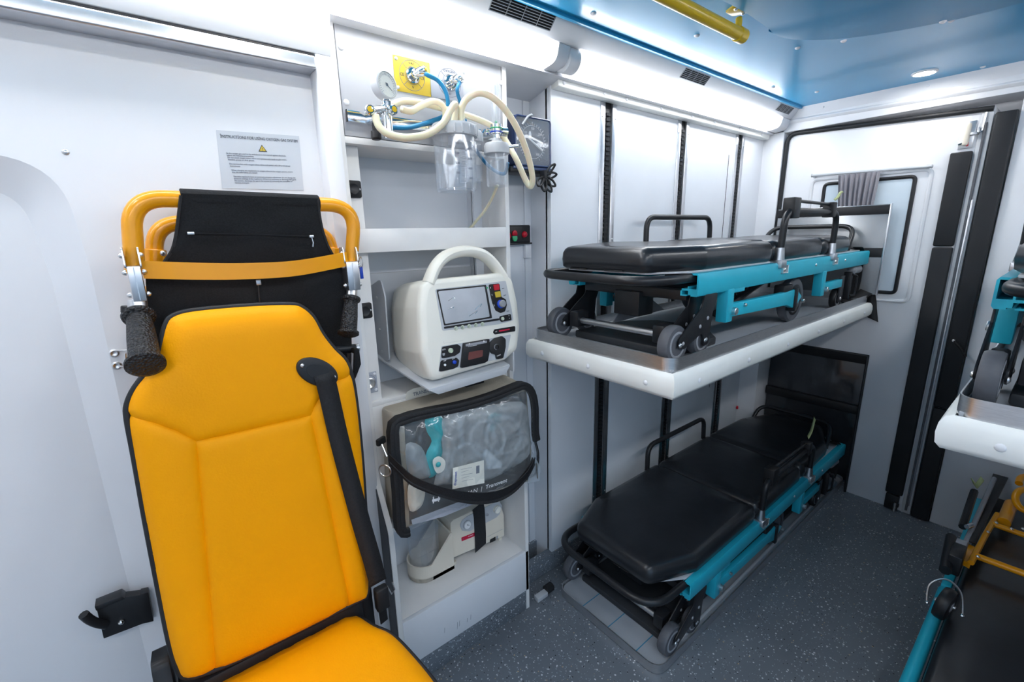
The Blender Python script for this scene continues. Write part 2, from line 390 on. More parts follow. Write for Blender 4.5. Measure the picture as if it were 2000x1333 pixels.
# cove board above the side door, and the thin metal ledge
t3 = struct('trim_3', m_white, g_prism([(XF, 1.172, 1.957), (XF, 1.196, 1.872), (XF, 1.25, 1.872), (XF, 1.25, 1.957)], (.41-XF, 0, 0), .002), label='sloped white board above the side door')
part('ledge', m_alu, t3, g_box(XF, .372, 1.192, 1.25, 1.838, 1.866, .004, 3))
part('ledge_gasket', m_blackp, t3, g_box(XF, .372, 1.194, 1.25, 1.866, 1.869, 0))
part('ledge_bracket', m_white, t3, g_box(.372, .415, 1.197, 1.27, 0.02, 1.93, .004))
# side door lining with the pressed rounded recess
YD = 1.25
xo, zo, xi, zi = -.105, 1.613, -.168, 1.556
arc_o = fillet([(xo-.02, YD, 0), (xo, YD, 1.40), (xo-.01, YD, zo), (XF, YD, zo)], [0, 0, .11, 0], 10)
poly = arc_o+[Vector((XF, YD, 1.9)), Vector((.40, YD, 1.9)), Vector((.40, YD, 0))]
wl = struct('wall_left', m_white, g_prism(poly, (0, .035, 0)), label='white side door lining with pressed rounded recess')
arc_i = fillet([(xi-.012, YD+.03, 0), (xi, YD+.03, 1.38), (xi-.012, YD+.03, zi), (XF, YD+.03, zi)], [0, 0, .07, 0], 10)
part('recess_edge', m_white, wl, g_sweep(None, [arc_o, arc_i]))
part('recess_panel', m_white, wl, g_box(XF, xo+.02, YD+.03, YD+.04, 0, zo, 0))
p = at(128, 297, 'y', YD); part('screw', m_steel, wl, g_dome((p.x, YD, p.z), (0, -1, 0), .006, .003))
# rack wall: backing, boards between the lifting tracks
ws = struct('wall_left.001', m_steel_wall, g_box(1.16, XR, YL+.02, 1.36, 0, 1.96, 0), label='pale grey rack wall carrying the tray tracks')
edges = [1.16, 1.437, 1.492, 1.962, 2.015, 2.506, 2.558, XR]
tracks = [(1.437, 1.492), (1.962, 2.015), (2.506, 2.558)]
lo = 1.16
for a, b in tracks+[(XR, XR)]:
    part('board', m_steel_wall, ws, g_box(lo+(.001 if lo > 1.2 else 0), a-.001, YL, YL+.03, .02, 1.945, .0025)); lo = b
for i, (a, b) in enumerate(tracks):
    t = thing('lift_track', ['black toothed lift track nearest the gas cabinet', 'middle black toothed lift track on the rack wall', 'black toothed lift track nearest the rear door'][i], 'track', ((a+b)/2, YL, .02), 'lift tracks on the rack wall')
    part('flange', m_alu, t, g_box(a-.020, a+.006, YL-.004, YL+.002, .03, 1.94, .001)); part('flange', m_alu, t, g_box(b-.006, b+.020, YL-.004, YL+.002, .03, 1.94, .001))
    part('channel', m_blackp, t, g_box(a+.006, b-.006, YL+.004, YL+.018, .03, 1.94, .001))
    part('toothed_belt', m_black, t, *[g_box(a+.016, b-.016, YL-.002, YL+.006, z*.018+.05, z*.018+.060, 0) for z in range(103)], kind='stuff')
    for z in (.25, .85, 1.42, 1.88): parts('screw', m_steel, t, g_dome((a-.012, YL-.004, z), (0, -1, 0), .004, .002, 8), g_dome((b+.012, YL-.004, z), (0, -1, 0), .004, .002, 8))
part('slit', m_blackp, ws, g_box(2.425, 2.430, YL-.0005, YL+.002, .55, 1.825, 0))
# padded trim along the head of the rack wall
tp = struct('trim_4', m_pad, g_prism(fillet([(1.163, 1.196, 1.932), (1.163, 1.232, 1.930), (1.163, 1.24, 1.968), (1.163, 1.196, 1.962)], .008, 4, True), (1.635, 0, 0), .006, 2), label='white padded trim strip on top of the rack wall')
for x in (1.19, 1.40, 1.53, 1.76, 2.0, 2.2, 2.45, 2.7): part('rivet_cap', m_white, tp, g_dome((x, 1.196, 1.947), (0, -1, 0), .007, .005))
# recessed wall between gas cabinet and rack wall
wb = struct('wall_left.002', m_steel_wall, g_box(.90, 1.17, 1.355, 1.40, 0, 1.97, 0), label='pale grey wall strip between cabinet and rack wall')
part('board', m_steel_wall, wb, g_box(.90, 1.126, 1.342, 1.36, .02, 1.94, .002)); part('board', m_steel_wall, wb, g_box(1.129, 1.165, 1.342, 1.36, .02, 1.94, .002))
part('ledge', m_white, wb, g_prism([(.94, 1.176, 1.957), (.94, 1.345, 1.915), (.94, 1.36, 1.96)], (.225, 0, 0), .001))
part('conduit_cover', m_white, wb, g_box(1.118, 1.146, 1.325, 1.345, 1.36, 1.42, .002))
struct('baseboard_left', m_plinth, g_box(.95, XR, YL-.006, YL+.03, 0, .085, .002), g_box(.95, 1.162, 1.33, 1.36, 0, .085, .002), label='dark grey vinyl baseboard under the rack wall')

# ------------------------------------------------------------------ rear wall and doors
XD = 2.83
wrear = struct('wall_rear', m_white, g_box(XD-.02, 3.05, 1.125, 1.40, 0, 2.09, .004), g_box(XD-.02, 3.05, -.52, 1.40, 1.955, 2.09, .004), g_box(XD-.02, 3.05, -.52, -.36, 0, 2.09, .004), g_box(2.985, 3.06, -.52, 1.40, 0, 2.09, 0), label='white rear door surround')
part('ridge', m_white, wrear, g_prism(fillet([(XD-.034, 1.13, 2.008), (XD-.018, 1.13, 2.02), (XD-.018, 1.13, 1.99)], .004, 3, True), (0, -1.5, -.03)))
part('header_cover', m_white, wrear, g_prism([(XD-.04, 1.17, 2.066), (XD-.02, 1.17, 2.02), (XD, 1.17, 2.066)], (0, -1.6, 0), .003))
for y in (.95, .55, .2): part('rivet_cap', m_white, wrear, g_dome((XD-.030, y, 2.045), (-1, 0, 0), .006, .004))
L = [(.325, 0), (.60, 0), (.60, .795), (1.118, .795), (1.118, 1.94), (.325, 1.92)]
d1 = struct('door_1', m_white, g_prism([(XD, a, b) for a, b in L], (.14, 0, 0), .003), label='white left rear door with curtained window')
sealp = fillet([(XD-.006, 1.118, .80), (XD-.006, 1.112, 1.946), (XD-.006, .330, 1.912)], .05, 8)
part('door_seal', m_black, d1, g_tube(sealp, .011, 10)); part('door_seal', m_black, d1, g_tube([(XD-.006, .605, 0), (XD-.006, .605, .79), (XD-.006, 1.112, .79)], .006, 8))
# dark lower recess
part('recess_panel', mat('smoked_glass', (.035, .038, .045), .12, var=.1, coat=.5), d1, g_box(2.965, 2.98, .60, 1.12, 0, .795, .001))
part('recess_band', m_blackp, d1, g_box(2.94, 2.966, .60, 1.12, .715, .795, .002)); part('recess_band', m_blackp, d1, g_box(2.94, 2.966, .60, 1.12, .42, .47, .002))
# window
def rrect(y0, y1, z0, z1, r, x): return fillet([(x, y0, z0), (x, y1, z0), (x, y1, z1), (x, y0, z1)], r, 6, True)
part('window_moulding', m_white, d1, g_tube(rrect(.488, .966, 1.085, 1.695, .03, XD), .009, 8, True))
wn = struct('window_1', m_blackp, g_tube(rrect(.542, .905, 1.125, 1.668, .02, XD-.004), .0085, 8, True), parent=d1)
part('pane', m_pane, wn, g_prism(rrect(.545, .902, 1.128, 1.665, .02, XD-.004), (.006, 0, 0)))
cr = thing('curtain_rail', 'thin grey curtain rail above the rear door window', 'curtain rail', (XD-.02, .73, 1.71))
part('rail', m_ltgrey, cr, g_tube([(XD-.016, .968, 1.716), (XD-.016, .488, 1.704)], .0065, 8)); parts('end_stop', m_ltgrey, cr, g_dome((XD-.016, .490, 1.704), (0, -1, 0), .009), g_dome((XD-.016, .966, 1.716), (0, 1, 0), .009))
parts('bracket', m_ltgrey, cr, g_box(XD-.016, XD+.001, .95, .96, 1.705, 1.722, .001), g_box(XD-.016, XD+.001, .50, .51, 1.697, 1.713, .001))
rows = []
for j in range(9):
    z = 1.704-j*.055; s = 1-.28*min(1, j/5)**1.2; row = []
    for i in range(65):
        t = i/64; y = .757+(.5-t)*.172*s-.012*j/8; row.append(Vector((XD-.026+.010*math.sin(t*2*pi*8+.4*math.sin(j))*(1 if j else .6)+.004*math.sin(t*31+j*.2), y, z)))
    rows.append(row)
g = g_sweep(None, rows); cu = part('curtain', m_curtain, None, g, (  [v+Vector((.0015, 0, 0)) for v in g[0]], g[1]), angle=180); tag(cu, 'grey pleated curtain bunched in front of the rear window', 'curtain')
# padded black strips either side of the door gap
d2 = struct('door_2', m_white, g_box(XD, XD+.14, -.36, .252, 0, 1.94, .003), label='white right rear door at the edge of the picture')
part('door_seal', m_black, d2, g_tube([(XD-.006, .245, 1.925), (XD-.006, -.34, 1.93)], .011, 10))
def strip(name, parent, y0, y1, z0, z1): part(name, m_black, parent, g_box(XD-.020, XD+.004, y0, y1, z0, z1, .006, 3))
strip('padded_strip', d1, .366, .436, 1.352, 1.752); strip('padded_strip', d1, .366, .436, .09, 1.346)
strip('padded_strip', d2, .256, .322, .60, 1.892); strip('padded_strip', d2, .256, .322, .004, .594)
part('door_edge', m_ltgrey, d1, g_box(XD-.006, XD+.1, .326, .362, .002, 1.90, .002)); part('gap_seal', m_greyrub, d1, g_tube([(XD-.008, .344, .02), (XD-.008, .344, 1.86)], .005, 8))
part('weld_strip', m_alu, d1, g_box(XD-.014, XD-.006, .334, .340, .05, 1.55, .002))
# latch gear at the top and bottom of the left door
la = thing('door_latch', 'worn metal bolt mechanism at the top of the left rear door', 'latch', (XD, .40, 1.80))
part('plate', m_steel, la, g_box(XD-.006, XD+.001, .372, .418, 1.765, 1.875, .002)); part('bolt_housing', m_ivory, la, g_box(XD-.030, XD-.006, .385, .405, 1.775, 1.865, .008, 3))
part('lever', m_steel, la, g_box(XD-.022, XD-.008, .358, .386, 1.815, 1.826, .002), g_box(XD-.022, XD-.008, .358, .365, 1.815, 1.845, .002)); part('spring', m_red, la, g_cyl((XD-.018, .388, 1.772), (XD-.018, .388, 1.790), .004))
part('rod', m_alu, la, g_tube([(XD-.012, .352, 1.83), (XD-.012, .349, 1.90)], .003, 6), g_tube([(XD-.012, .362, 1.82), (XD-.012, .352, 1.83)], .003, 6)); part('bolt_tip', m_chrome, la, g_cyl((XD-.018, .402, 1.79), (XD-.018, .418, 1.785), .007))
lb = thing('door_latch', 'dark floor bolt at the foot of the left rear door', 'latch', (XD, .40, .0))
part('housing', m_blackp, lb, g_box(XD-.025, XD-.001, .375, .430, .004, .085, .004)); part('bolt', m_steel, lb, g_cyl((XD-.03, .385, .002), (XD-.03, .385, .05), .006)); part('lug', m_blackp, lb, g_box(XD-.032, XD-.02, .37, .40, .03, .05, .002))
hk = thing('strap_hook', 'small dark hook on the padded strip of the right door', 'hook', (XD-.02, .29, .9))
part('peg', m_steel, hk, g_cyl((XD-.020, .300, .93), (XD-.034, .300, .93), .006)); part('tail', m_blackp, hk, g_tube([(XD-.03, .298, .93), (XD-.034, .27, .90), (XD-.034, .250, .865)], .005, 6))
# glossy end board that stands on the far end of the upper tray
m_board = mat('brushed_grey_board', (.42, .43, .44), .26, .65, var=.06, vscale=5)
eb = thing('end_board', 'glossy grey end board with black top band behind the upper stretcher', 'board', (2.776, .85, 1.08))
part('panel', m_board, eb, g_box(2.783, 2.790, .606, 1.10, 1.1138, 1.549, .002)); part('top_band', m_blackp, eb, g_box(2.7805, 2.7835, .608, 1.10, 1.503, 1.545, .0008)); part('middle_band', m_blackp, eb, g_box(2.7805, 2.7835, .608, 1.10, 1.298, 1.343, .0008)); part('edge_trim', m_alu, eb, g_box(2.779, 2.792, .600, .607, 1.1138, 1.551, .001))

# ------------------------------------------------------------------ ceiling fittings
def downlight(x, y, lab):
    dl = thing('downlight', lab, 'lamp', (x, y, ZC), 'round downlights in the ceiling')
    part('bezel', m_white, dl, g_lathe([(.043, 0), (.043, .004), (.036, .007), (.034, .004), (.034, 0)], (x, y, ZC), (0, 0, -1), 28)); part('lens', m_down, dl, g_cyl((x, y, ZC+.001), (x, y, ZC-.0045), .033, 28))
downlight(2.632, .536, 'small round lit downlight in the blue ceiling near the rear door')
for x, y, lab in ((.35, .80, 'added round fill downlight above the attendant seat'), (-.45, .80, 'added round fill downlight by the front partition, seat side'), (.35, -.245, 'added round fill downlight over the camera, opposite side'), (-.45, -.245, 'added round fill downlight by the front partition, opposite side')): downlight(x, y, lab)  # unseen downlights, added as fill to brighten the seat and side door wall
hr = thing('hand_rail', 'mustard yellow grab rail hanging from the blue ceiling', 'rail', (1.2, .73, ZC))
ra, rb = Vector((-.1, .742, 1.998)), Vector((1.455, .727, 1.998))
part('bar', m_yelrail, hr, g_cyl(ra, rb+Vector((-.03, 0, 0)), .0165, 20)); part('end_cap', m_yelrail, hr, g_cyl(rb+Vector((-.034, 0, 0)), rb+Vector((.006, 0, 0)), .0195, 20, .004))
for xx in (1.425, .3):
    b = part('bracket', m_yelrail, hr, g_tube([(xx, .728, 2.0), (xx+.004, .728, 2.03), (xx+.006, .730, ZC-.026)], [.010, .009, .009], 10), g_lathe([(.036, 0), (.036, .006), (.03, .009)], (xx+.006, .730, ZC+.001), (0, 0, -1), 6))
    for s in (-1, 1): part('bolt', m_steel, b, g_dome((xx+.006+.022*s, .730, ZC-.008), (0, 0, -1), .006, .004, 8))
def vent(label, x0, x1, f0, f1):
    a, b = Vector((0, 1.052, ZC)), Vector((0, 1.10, 2.016)); n = Vector((0, -(a.z-b.z), -(b.y-a.y))).normalized()
    n = Vector((0, -.71, -.70)); P = lambda x, f, h: Vector((x, 0, 0))+a.lerp(b, f)+n*h
    o = thing('air_vent', label, 'vent', P((x0+x1)/2, .5, 0), 'air vents along the white cove')
    part('recess', m_blackp, o, g_prism([P(x0, f0, 0), P(x1, f0, 0), P(x1, f1, 0), P(x0, f1, 0)], n*.001))
    for q in ((x0, f0, x1, f0), (x0, f1, x1, f1), (x0, f0, x0, f1), (x1, f0, x1, f1)): part('frame_bar', m_greypl, o, g_tube([P(q[0], q[1], .0015), P(q[2], q[3], .0015)], .0015, 6))
    for k in range(1, 6): f = f0+(f1-f0)*k/6; part('slat', m_greypl, o, g_tube([P(x0, f, .002), P(x1, f, .002)], .0010, 5))
    for k in range(1, 4): xx = x0+(x1-x0)*k/4; part('divider', m_greypl, o, g_tube([P(xx, f0, .0025), P(xx, f1, .0025)], .0011, 5))
vent('long dark slatted air vent in the cove above the gas cabinet', .80, 1.02, .12, .72)
vent('dark slatted air vent in the cove halfway along the rack wall', 1.71, 1.89, .22, .75)
vent('smallest dark air vent in the cove corner by the rear door', 2.575, 2.735, .22, .72)
# ================================================================== GAS CABINET
CX0, CX1, CF, CL, CB = .410, .948, 1.205, 1.134, 1.40
cab = thing('gas_cabinet', 'tall white shelf cabinet holding the medical gas equipment', 'cabinet', (.68, 1.27, 0))
side = lambda x: g_prism(fillet([(x, CF, 1.972), (x, CF, .74), (x, CL, .60), (x, CL, .0), (x, CB, .0), (x, CB, 1.972)], [0, .07, .07, 0, 0, 0], 7, True), (.016, 0, 0), .001, 1)
part('side_panel', m_lam, cab, side(CX0)); part('side_panel', m_lam, cab, side(CX1-.016))
part('back_panel', m_steel_wall, cab, g_box(CX0+.016, CX1-.016, 1.386, CB, .09, 1.96, 0))
part('top_board', m_lam, cab, g_box(CX0+.016, CX1-.016, CF, CB, 1.958, 1.972, .001))
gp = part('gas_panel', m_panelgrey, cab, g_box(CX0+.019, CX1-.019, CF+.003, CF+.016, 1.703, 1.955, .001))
for q in ((655, 88), (667, 198), (906, 139), (980, 162)): p = at(*q, 'y', CF); part('screw_cap', m_white, gp, g_dome((max(p.x, CX0+.03), CF+.003, p.z), (0, -1, 0), .0075, .005))
part('shelf', m_lam, cab, g_box(CX0+.016, CX1-.016, CF, 1.386, 1.684, 1.700, .001))
part('lip_board', m_lam, cab, g_box(CX0+.016, CX1-.016, CF, CF+.016, 1.410, 1.473, .001)); part('shelf', m_lam, cab, g_box(CX0+.016, CX1-.016, CF+.016, 1.386, 1.410, 1.424, .001))
part('filler_strip', m_lam, cab, g_box(CX0+.016, .468, 1.235, 1.25, .80, 1.684, .001))
part('shelf', m_lam, cab, g_box(CX0+.016, CX1-.016, 1.22, 1.386, .965, .979, .001))
part('divider_board', m_lam, cab, g_box(CX0+.016, CX1-.016, 1.219, 1.231, .60, .965, .001))
part('shelf', m_lam, cab, g_box(CX0+.016, CX1-.016, 1.146, 1.386, .585, .600, .001))
part('deck', m_lam, cab, g_box(CX0+.016, CX1-.016, CL+.014, 1.386, .250, .264, .001))
part('front_board', m_steel_wall, cab, g_box(CX0+.016, CX1-.002, CL, CL+.014, .088, .264, .001))
part('plinth', m_plinth, cab, g_box(CX0+.004, CX1, CL+.002, CB, .0, .088, .001))
for a, b, c in ((868, 1280-43, .02), (893, 1270-41, .026), (897, 1266-42, .022), (912, 1216, .016), (919, 1211, .02)):
    p = at(a, b, 'y', CL); part('scuff', m_inkgrey, cab, g_tube([(p.x, CL-.0003, p.z), (p.x+.003, CL-.0003, p.z+c)], .0006, 4))
# name plate on the shelf
np_ = part('name_plate', m_cream, cab, g_prism(fillet([at(x, y, 'y', 1.217) for x, y in ((792, 782), (795, 766), (806, 760), (868, 744), (868, 765))], .004, 4, True), (0, .0025, 0)))
pa, pb = at(798, 774, 'y', 1.215), at(862, 757, 'y', 1.215); text('TRANSVENT', .0165, (pa+pb)/2, pb-pa, (0, 0, 1), m_inkgrey, np_, sx=.92)
# black sockets and the spare gas outlet on the filler strip
def socket(px, py, lab):
    p = at(px, py, 'y', 1.235); o = thing('power_socket', lab, 'socket', p, 'black power sockets in the gas cabinet')
    part('plate', m_blackp, o, g_prism(fillet([(p.x+a, p.y, p.z+b) for a, b in ((-.020, -.022), (.020, -.022), (.020, .022), (-.020, .022))], .006, 4, True), (0, -.006, 0), .001))
    part('lid', m_blackp, o, g_lathe([(.0155, 0), (.0155, .006), (.013, .009), (.008, .007)], (p.x-.003, p.y-.006, p.z), (0, -1, 0), 20)); part('screw', m_steel, o, g_dome((p.x+.0155, p.y-.006, p.z), (0, -1, 0), .003, .002, 8))
socket(690, 370, 'black flap power socket above, beside the clear jar'); socket(712, 607, 'black flap power socket beside the right rubber grip')
p = at(722, 747, 'y', 1.235); go = thing('gas_outlet', 'round steel gas outlet on a small grey plate by the yellow seat', 'gas outlet', p)
part('plate', m_greyplate, go, g_box(p.x-.026, p.x+.022, p.y-.002, p.y, p.z-.034, p.z+.030, .001)); part('socket_ring', m_steel, go, g_lathe([(.017, 0), (.017, .010), (.013, .012), (.008, .006), (.006, .004)], (p.x-.004, p.y-.002, p.z), (0, -1, 0), 24))
part('dial_ring', m_inkgrey, go, g_ring((p.x-.004, p.y-.002, p.z), (0, -1, 0), .022, .0006, 28, 4)); parts('screw_cap', m_white, go, g_dome((p.x+.016, p.y-.002, p.z+.022), (0, -1, 0), .005, .003, 8), g_dome((p.x+.016, p.y-.002, p.z-.026), (0, -1, 0), .005, .003, 8))
# outlet plates
YP = CF+.002
def outlet(px, pla, x0, x1, word, low, lab, cx, cz, mt, facing):
    o = thing('gas_outlet', lab, 'gas outlet', ((x0+x1)/2, YP, 1.87)); pl = part('plate', mt, o, g_box(x0, x1, YP-.0015, YP+.0006, 1.828, 1.913, .0004))
    yy = YP-.0017; part('dial_ring', m_inkgrey, pl, g_ring((cx, yy, cz), (0, -1, 0), .037, .0006, 40, 4)); part('dial_ring', m_inkgrey, pl, g_ring((cx, yy, cz), (0, -1, 0), .022, .0005, 32, 4))
    for a in (45, 135, 225, 315): c, s = math.cos(math.radians(a)), math.sin(math.radians(a)); part('dial_tick', m_inkgrey, pl, g_tube([(cx+.022*c, yy, cz+.022*s), (cx+.037*c, yy, cz+.037*s)], .0006, 4))
    text(word, .0088, (cx, yy, cz+.029), (1, 0, 0), (0, 0, 1), m_ink, pl); text(low, .0085, (cx, yy, cz-.029), (1, 0, 0), (0, 0, 1), m_ink, pl)
    text('CE', .010, (cx-.030, yy, cz-.002), (1, 0, 0), (0, 0, 1), m_ink, pl); text('CE', .010, (cx+.030, yy, cz-.002), (1, 0, 0), (0, 0, 1), m_ink, pl)
    part('socket_ring', m_chrome, o, g_lathe([(.020, 0), (.020, .007), (.017, .010), (.012, .010), (.012, .022), (.0095, .024)], (cx, YP-.001, cz), (0, -1, 0), 28))
    d = Vector(facing).normalized(); a = Vector((cx, YP-.022, cz)); b = a+d*.034
    k = part('probe', m_chrome, o, g_lathe([(.008, 0), (.008, .006), (.0125, .008), (.0125, .028), (.010, .032)], a, d, 20)); part('probe_face', m_yelplate if word == 'VAC' else m_ltgrey, k, g_cyl(b-d*.003, b+d*.0012, .0075, 20))
    return b, d
bv, dv = outlet(0, 0, .574, .680, 'VAC', 'V', 'vacuum outlet on the yellow plate of the gas panel', .626, 1.872, m_yelplate, (.55, -.8, .12))
bo, do = outlet(0, 0, .681, .787, 'OXYGEN', 'O', 'oxygen outlet on the grey plate of the gas panel', .742, 1.874, m_greyplate, (.42, -.9, .1))
for x, z in ((.582, 1.905), (.582, 1.836)): tag(part('panel_screw', m_steel, None, g_dome((x, YP-.0015, z), (0, -1, 0), .005, .003, 10)), 'steel screw at the %s corner of the yellow plate' % ('upper left' if z > 1.87 else 'lower left'), 'screw', 'yellow plate screws')
# equipment rail on the gas panel
rl = thing('equipment_rail', 'polished steel equipment rail along the gas panel', 'rail', (.66, 1.19, 1.745))
rA = at(678, 226, 'y', 1.19); zR = rA.z
part('bar', m_chrome, rl, g_box(rA.x, .93, 1.186, 1.192, zR-.013, zR+.013, .001)); part('end_cap', m_blackp, rl, g_box(rA.x-.003, rA.x, 1.185, 1.193, zR-.014, zR+.014, .0005)); parts('standoff', m_steel, rl, *[g_cyl((x, 1.192, zR), (x, CF+.002, zR), .007) for x in (.50, .68, .90)])

# vacuum regulator with gauge
XV, YV = .500, 1.115
vr = thing('vacuum_regulator', 'chrome vacuum regulator with round pressure gauge on the rail', 'regulator', (XV, YV, 1.69))
part('body', m_chrome, vr, g_lathe([(.009, 0), (.0115, .001), (.0115, .052), (.008, .053), (.008, .060), (.0135, .061), (.0135, .083), (.010, .086), (.010, .100), (.0065, .101), (.0065, .112)], (XV+.004, YV, 1.686), (0, 0, 1), 20))
gd = Vector((.30, -.95, .06)).normalized(); gc = at(756, 165, 'y', YV-.012)
ga = part('gauge', m_ltgrey, vr, g_lathe([(.020, -.026), (.030, -.024), (.0315, -.020), (.0315, .0), (.028, .002), (.027, -.001)], gc, gd, 36)); part('dial', m_cream, ga, g_cyl(gc-gd*.002, gc-gd*.0008, .0272, 32)); part('gauge_glass', m_clear, ga, g_cyl(gc+gd*.0003, gc+gd*.0012, .0275, 32))
gr = Vector((0, 0, 1)).cross(gd).normalized()*1; gu = gd.cross(gr)
part('needle', m_ink, ga, g_tube([gc+gr*-.004+gu*.003, gc+gr*.015-gu*.012], [.0012, .0006], 4)); part('needle_hub', m_ink, ga, g_cyl(gc-gd*.0007, gc+gd*.0001, .004, 12))
for k in range(0, 28): a = math.radians(-140+k*10); e = gu*math.cos(a)+gr*math.sin(a); part('dial_tick', m_inkgrey, ga, g_tube([gc+e*.020-gd*.0006, gc+e*(.0245 if k % 5 else .0255)-gd*.0006], .00045, 4))
part('neck', m_chrome, vr, g_cyl(Vector((XV+.004, YV, 1.79)), gc-gu*.028-gd*.012, .0065, 12))
def port(px, py, yy, face):
    c = at(px, py, 'y', yy); b = Vector((XV+.004, YV, 1.757)); q = part('port', m_chrome, vr, g_cyl(b, c, .007, 14), g_lathe([(.010, -.012), (.0115, -.010), (.0115, 0), (.009, .003)], c, face, 18)); part('port_face', m_yelrail, q, g_cyl(c+Vector(face).normalized()*.002, c+Vector(face).normalized()*.0036, .007, 16)); return c
pl_ = port(723, 214, 1.075, (-.2, -1, .1)); pr_ = port(769, 214, 1.075, (.2, -1, .05))
part('rail_clamp', m_chrome, vr, g_box(XV-.022, XV+.022, YV+.008, 1.186, zR-.018, zR+.018, .004)); part('clamp_knob', m_blackp, vr, g_lathe([(.008, 0), (.008, -.018), (.012, -.02), (.013, -.036), (.010, -.04)], (XV-.012, YV+.04, zR-.016), (0, 0, 1), 12))
# suction jars
def jar(name, lab, cx, cy, r, z0, z1, scale=True):
    o = thing(name, lab, 'jar', (cx, cy, z0), 'clear suction jars on the rail')
    part('vessel', m_clear, o, g_lathe([(.001, 0), (r*.88, 0), (r*.95, .004), (r*.97, .010), (r, (z1-z0)*.6), (r, z1-z0), (r-.003, z1-z0), (r-.003, (z1-z0)*.6), (r*.97-.003, .012), (r*.88, .006), (.001, .005)], (cx, cy, z0), (0, 0, 1), 40))
    part('base_ring', m_clear, o, g_ring((cx, cy, z0+.004), (0, 0, 1), r*.90, .0035, 40))
    ld = part('lid', m_ltgrey, o, g_lathe([(r*.98, 0), (r*1.10, .002), (r*1.12, .012), (r*1.10, .024), (r*1.0, .032), (r*.5, .036), (.001, .036)], (cx, cy, z1-.004), (0, 0, 1), 40))
    for k in range(18): a = 2*pi*k/18; part('rib', m_ltgrey, ld, g_box(-.003, .003, -.002, .002, .004, .026, .001)); ob = ld.children[-1]; ob.data.transform(Matrix.Translation((cx+r*1.115*math.cos(a), cy+r*1.115*math.sin(a), z1-.004)) @ Matrix.Rotation(a+pi/2, 4, 'Z'))
    part('spout', m_ltgrey, ld, g_cyl((cx+r*.35, cy-r*.2, z1+.03), (cx+r*.35, cy-r*.2, z1+.046), .009, 16)); part('float_valve', m_greypl, o, g_cyl((cx-r*.35, cy-r*.3, z1-.028), (cx-r*.35, cy-r*.3, z1-.002), .010, 14))
    if scale:
        sd = Vector((-.15, -1, 0)).normalized(); sr = Vector((1, -.15, 0)).normalized()
        for k in range(24):
            z = z0+.016+k*.0042; wd = .016 if k % 5 == 0 else .008; c = Vector((cx, cy, z))+sd*(r*.99)
            part('graduation', m_inkgrey, o, g_tube([c-sr*wd*.5, c+sr*wd*.5], .0004, 4))
        for k, s in enumerate(('200', '400', '600', '800')): text(s, .008, Vector((cx, cy, z0+.030+k*.024))+sd*(r*.995)+sr*.018, sr, (0, 0, 1), m_inkgrey, o); 
        for k, s in enumerate(('100', '300', '500', '700')): text(s, .008, Vector((cx, cy, z0+.042+k*.024))+sd*(r*.995)-sr*.018, sr, (0, 0, 1), m_inkgrey, o)
    return o
jar('suction_jar', 'large clear graduated suction jar with grey lid', .680, 1.095, .056, 1.566, 1.706); jar('suction_jar', 'narrower clear jar half hidden behind the graduated one', .768, 1.154, .034, 1.600, 1.712, False)
# humidifier and flow meter
HX, HY = .824, 1.10
hu = thing('humidifier', 'clear humidifier bottle hanging under the oxygen flow meter', 'humidifier', (HX, HY, 1.588))
part('bottle', m_clear, hu, g_lathe([(.001, 0), (.029, 0), (.032, .006), (.033, .09), (.030, .09), (.029, .008), (.001, .004)], (HX, HY, 1.586), (0, 0, 1), 32)); part('cap', m_ltgrey, hu, g_lathe([(.033, 0), (.037, .002), (.037, .022), (.033, .030), (.014, .036), (.012, .044)], (HX, HY, 1.674), (0, 0, 1), 32)); part('dip_tube', m_clear, hu, g_cyl((HX, HY, 1.60), (HX, HY, 1.675), .006)); part('outlet_nozzle', m_chrome, hu, g_cyl((HX+.02, HY-.02, 1.694), (HX+.052, HY-.036, 1.697), .0045))
fm = thing('flow_meter', 'clear tube oxygen flow meter with chrome valve', 'flow meter', (HX, HY, 1.72))
part('valve_body', m_chrome, fm, g_lathe([(.011, 0), (.011, .012), (.016, .013), (.016, .038), (.010, .040)], (HX, HY, 1.716), (0, 0, 1), 20)); part('cross_pipe', m_chrome, fm, g_cyl((HX, HY+.03, 1.738), (HX, HY, 1.738), .009)); part('control_knob', m_chrome, fm, g_lathe([(.006, 0), (.006, .014), (.0125, .016), (.0125, .034), (.009, .036)], (HX, HY, 1.738), (1, -.1, 0), 14)); part('rail_mount', m_chrome, fm, g_box(HX-.014, HX+.02, HY+.028, 1.1855, 1.728, 1.75, .003))
tb = part('flow_tube', m_clear, fm, g_lathe([(.011, 0), (.0115, .10), (.008, .113), (.002, .117)], (HX, HY, 1.752), (0, 0, 1), 20)); part('inner_tube', m_clear, tb, g_lathe([(.004, 0), (.0045, .095), (.003, .10)], (HX, HY, 1.755), (0, 0, 1), 12)); part('float_ball', m_green, tb, g_lathe([(.0005, 0), (.004, .003), (.004, .006), (.0005, .009)], (HX, HY, 1.756), (0, 0, 1), 12)); parts('band', m_bluebtn, fm, g_ring((HX, HY, 1.734), (0, 0, 1), .0165, .0018, 20, 6)); part('band', m_green, fm, g_ring((HX, HY, 1.744), (0, 0, 1), .0165, .0018, 20, 6))
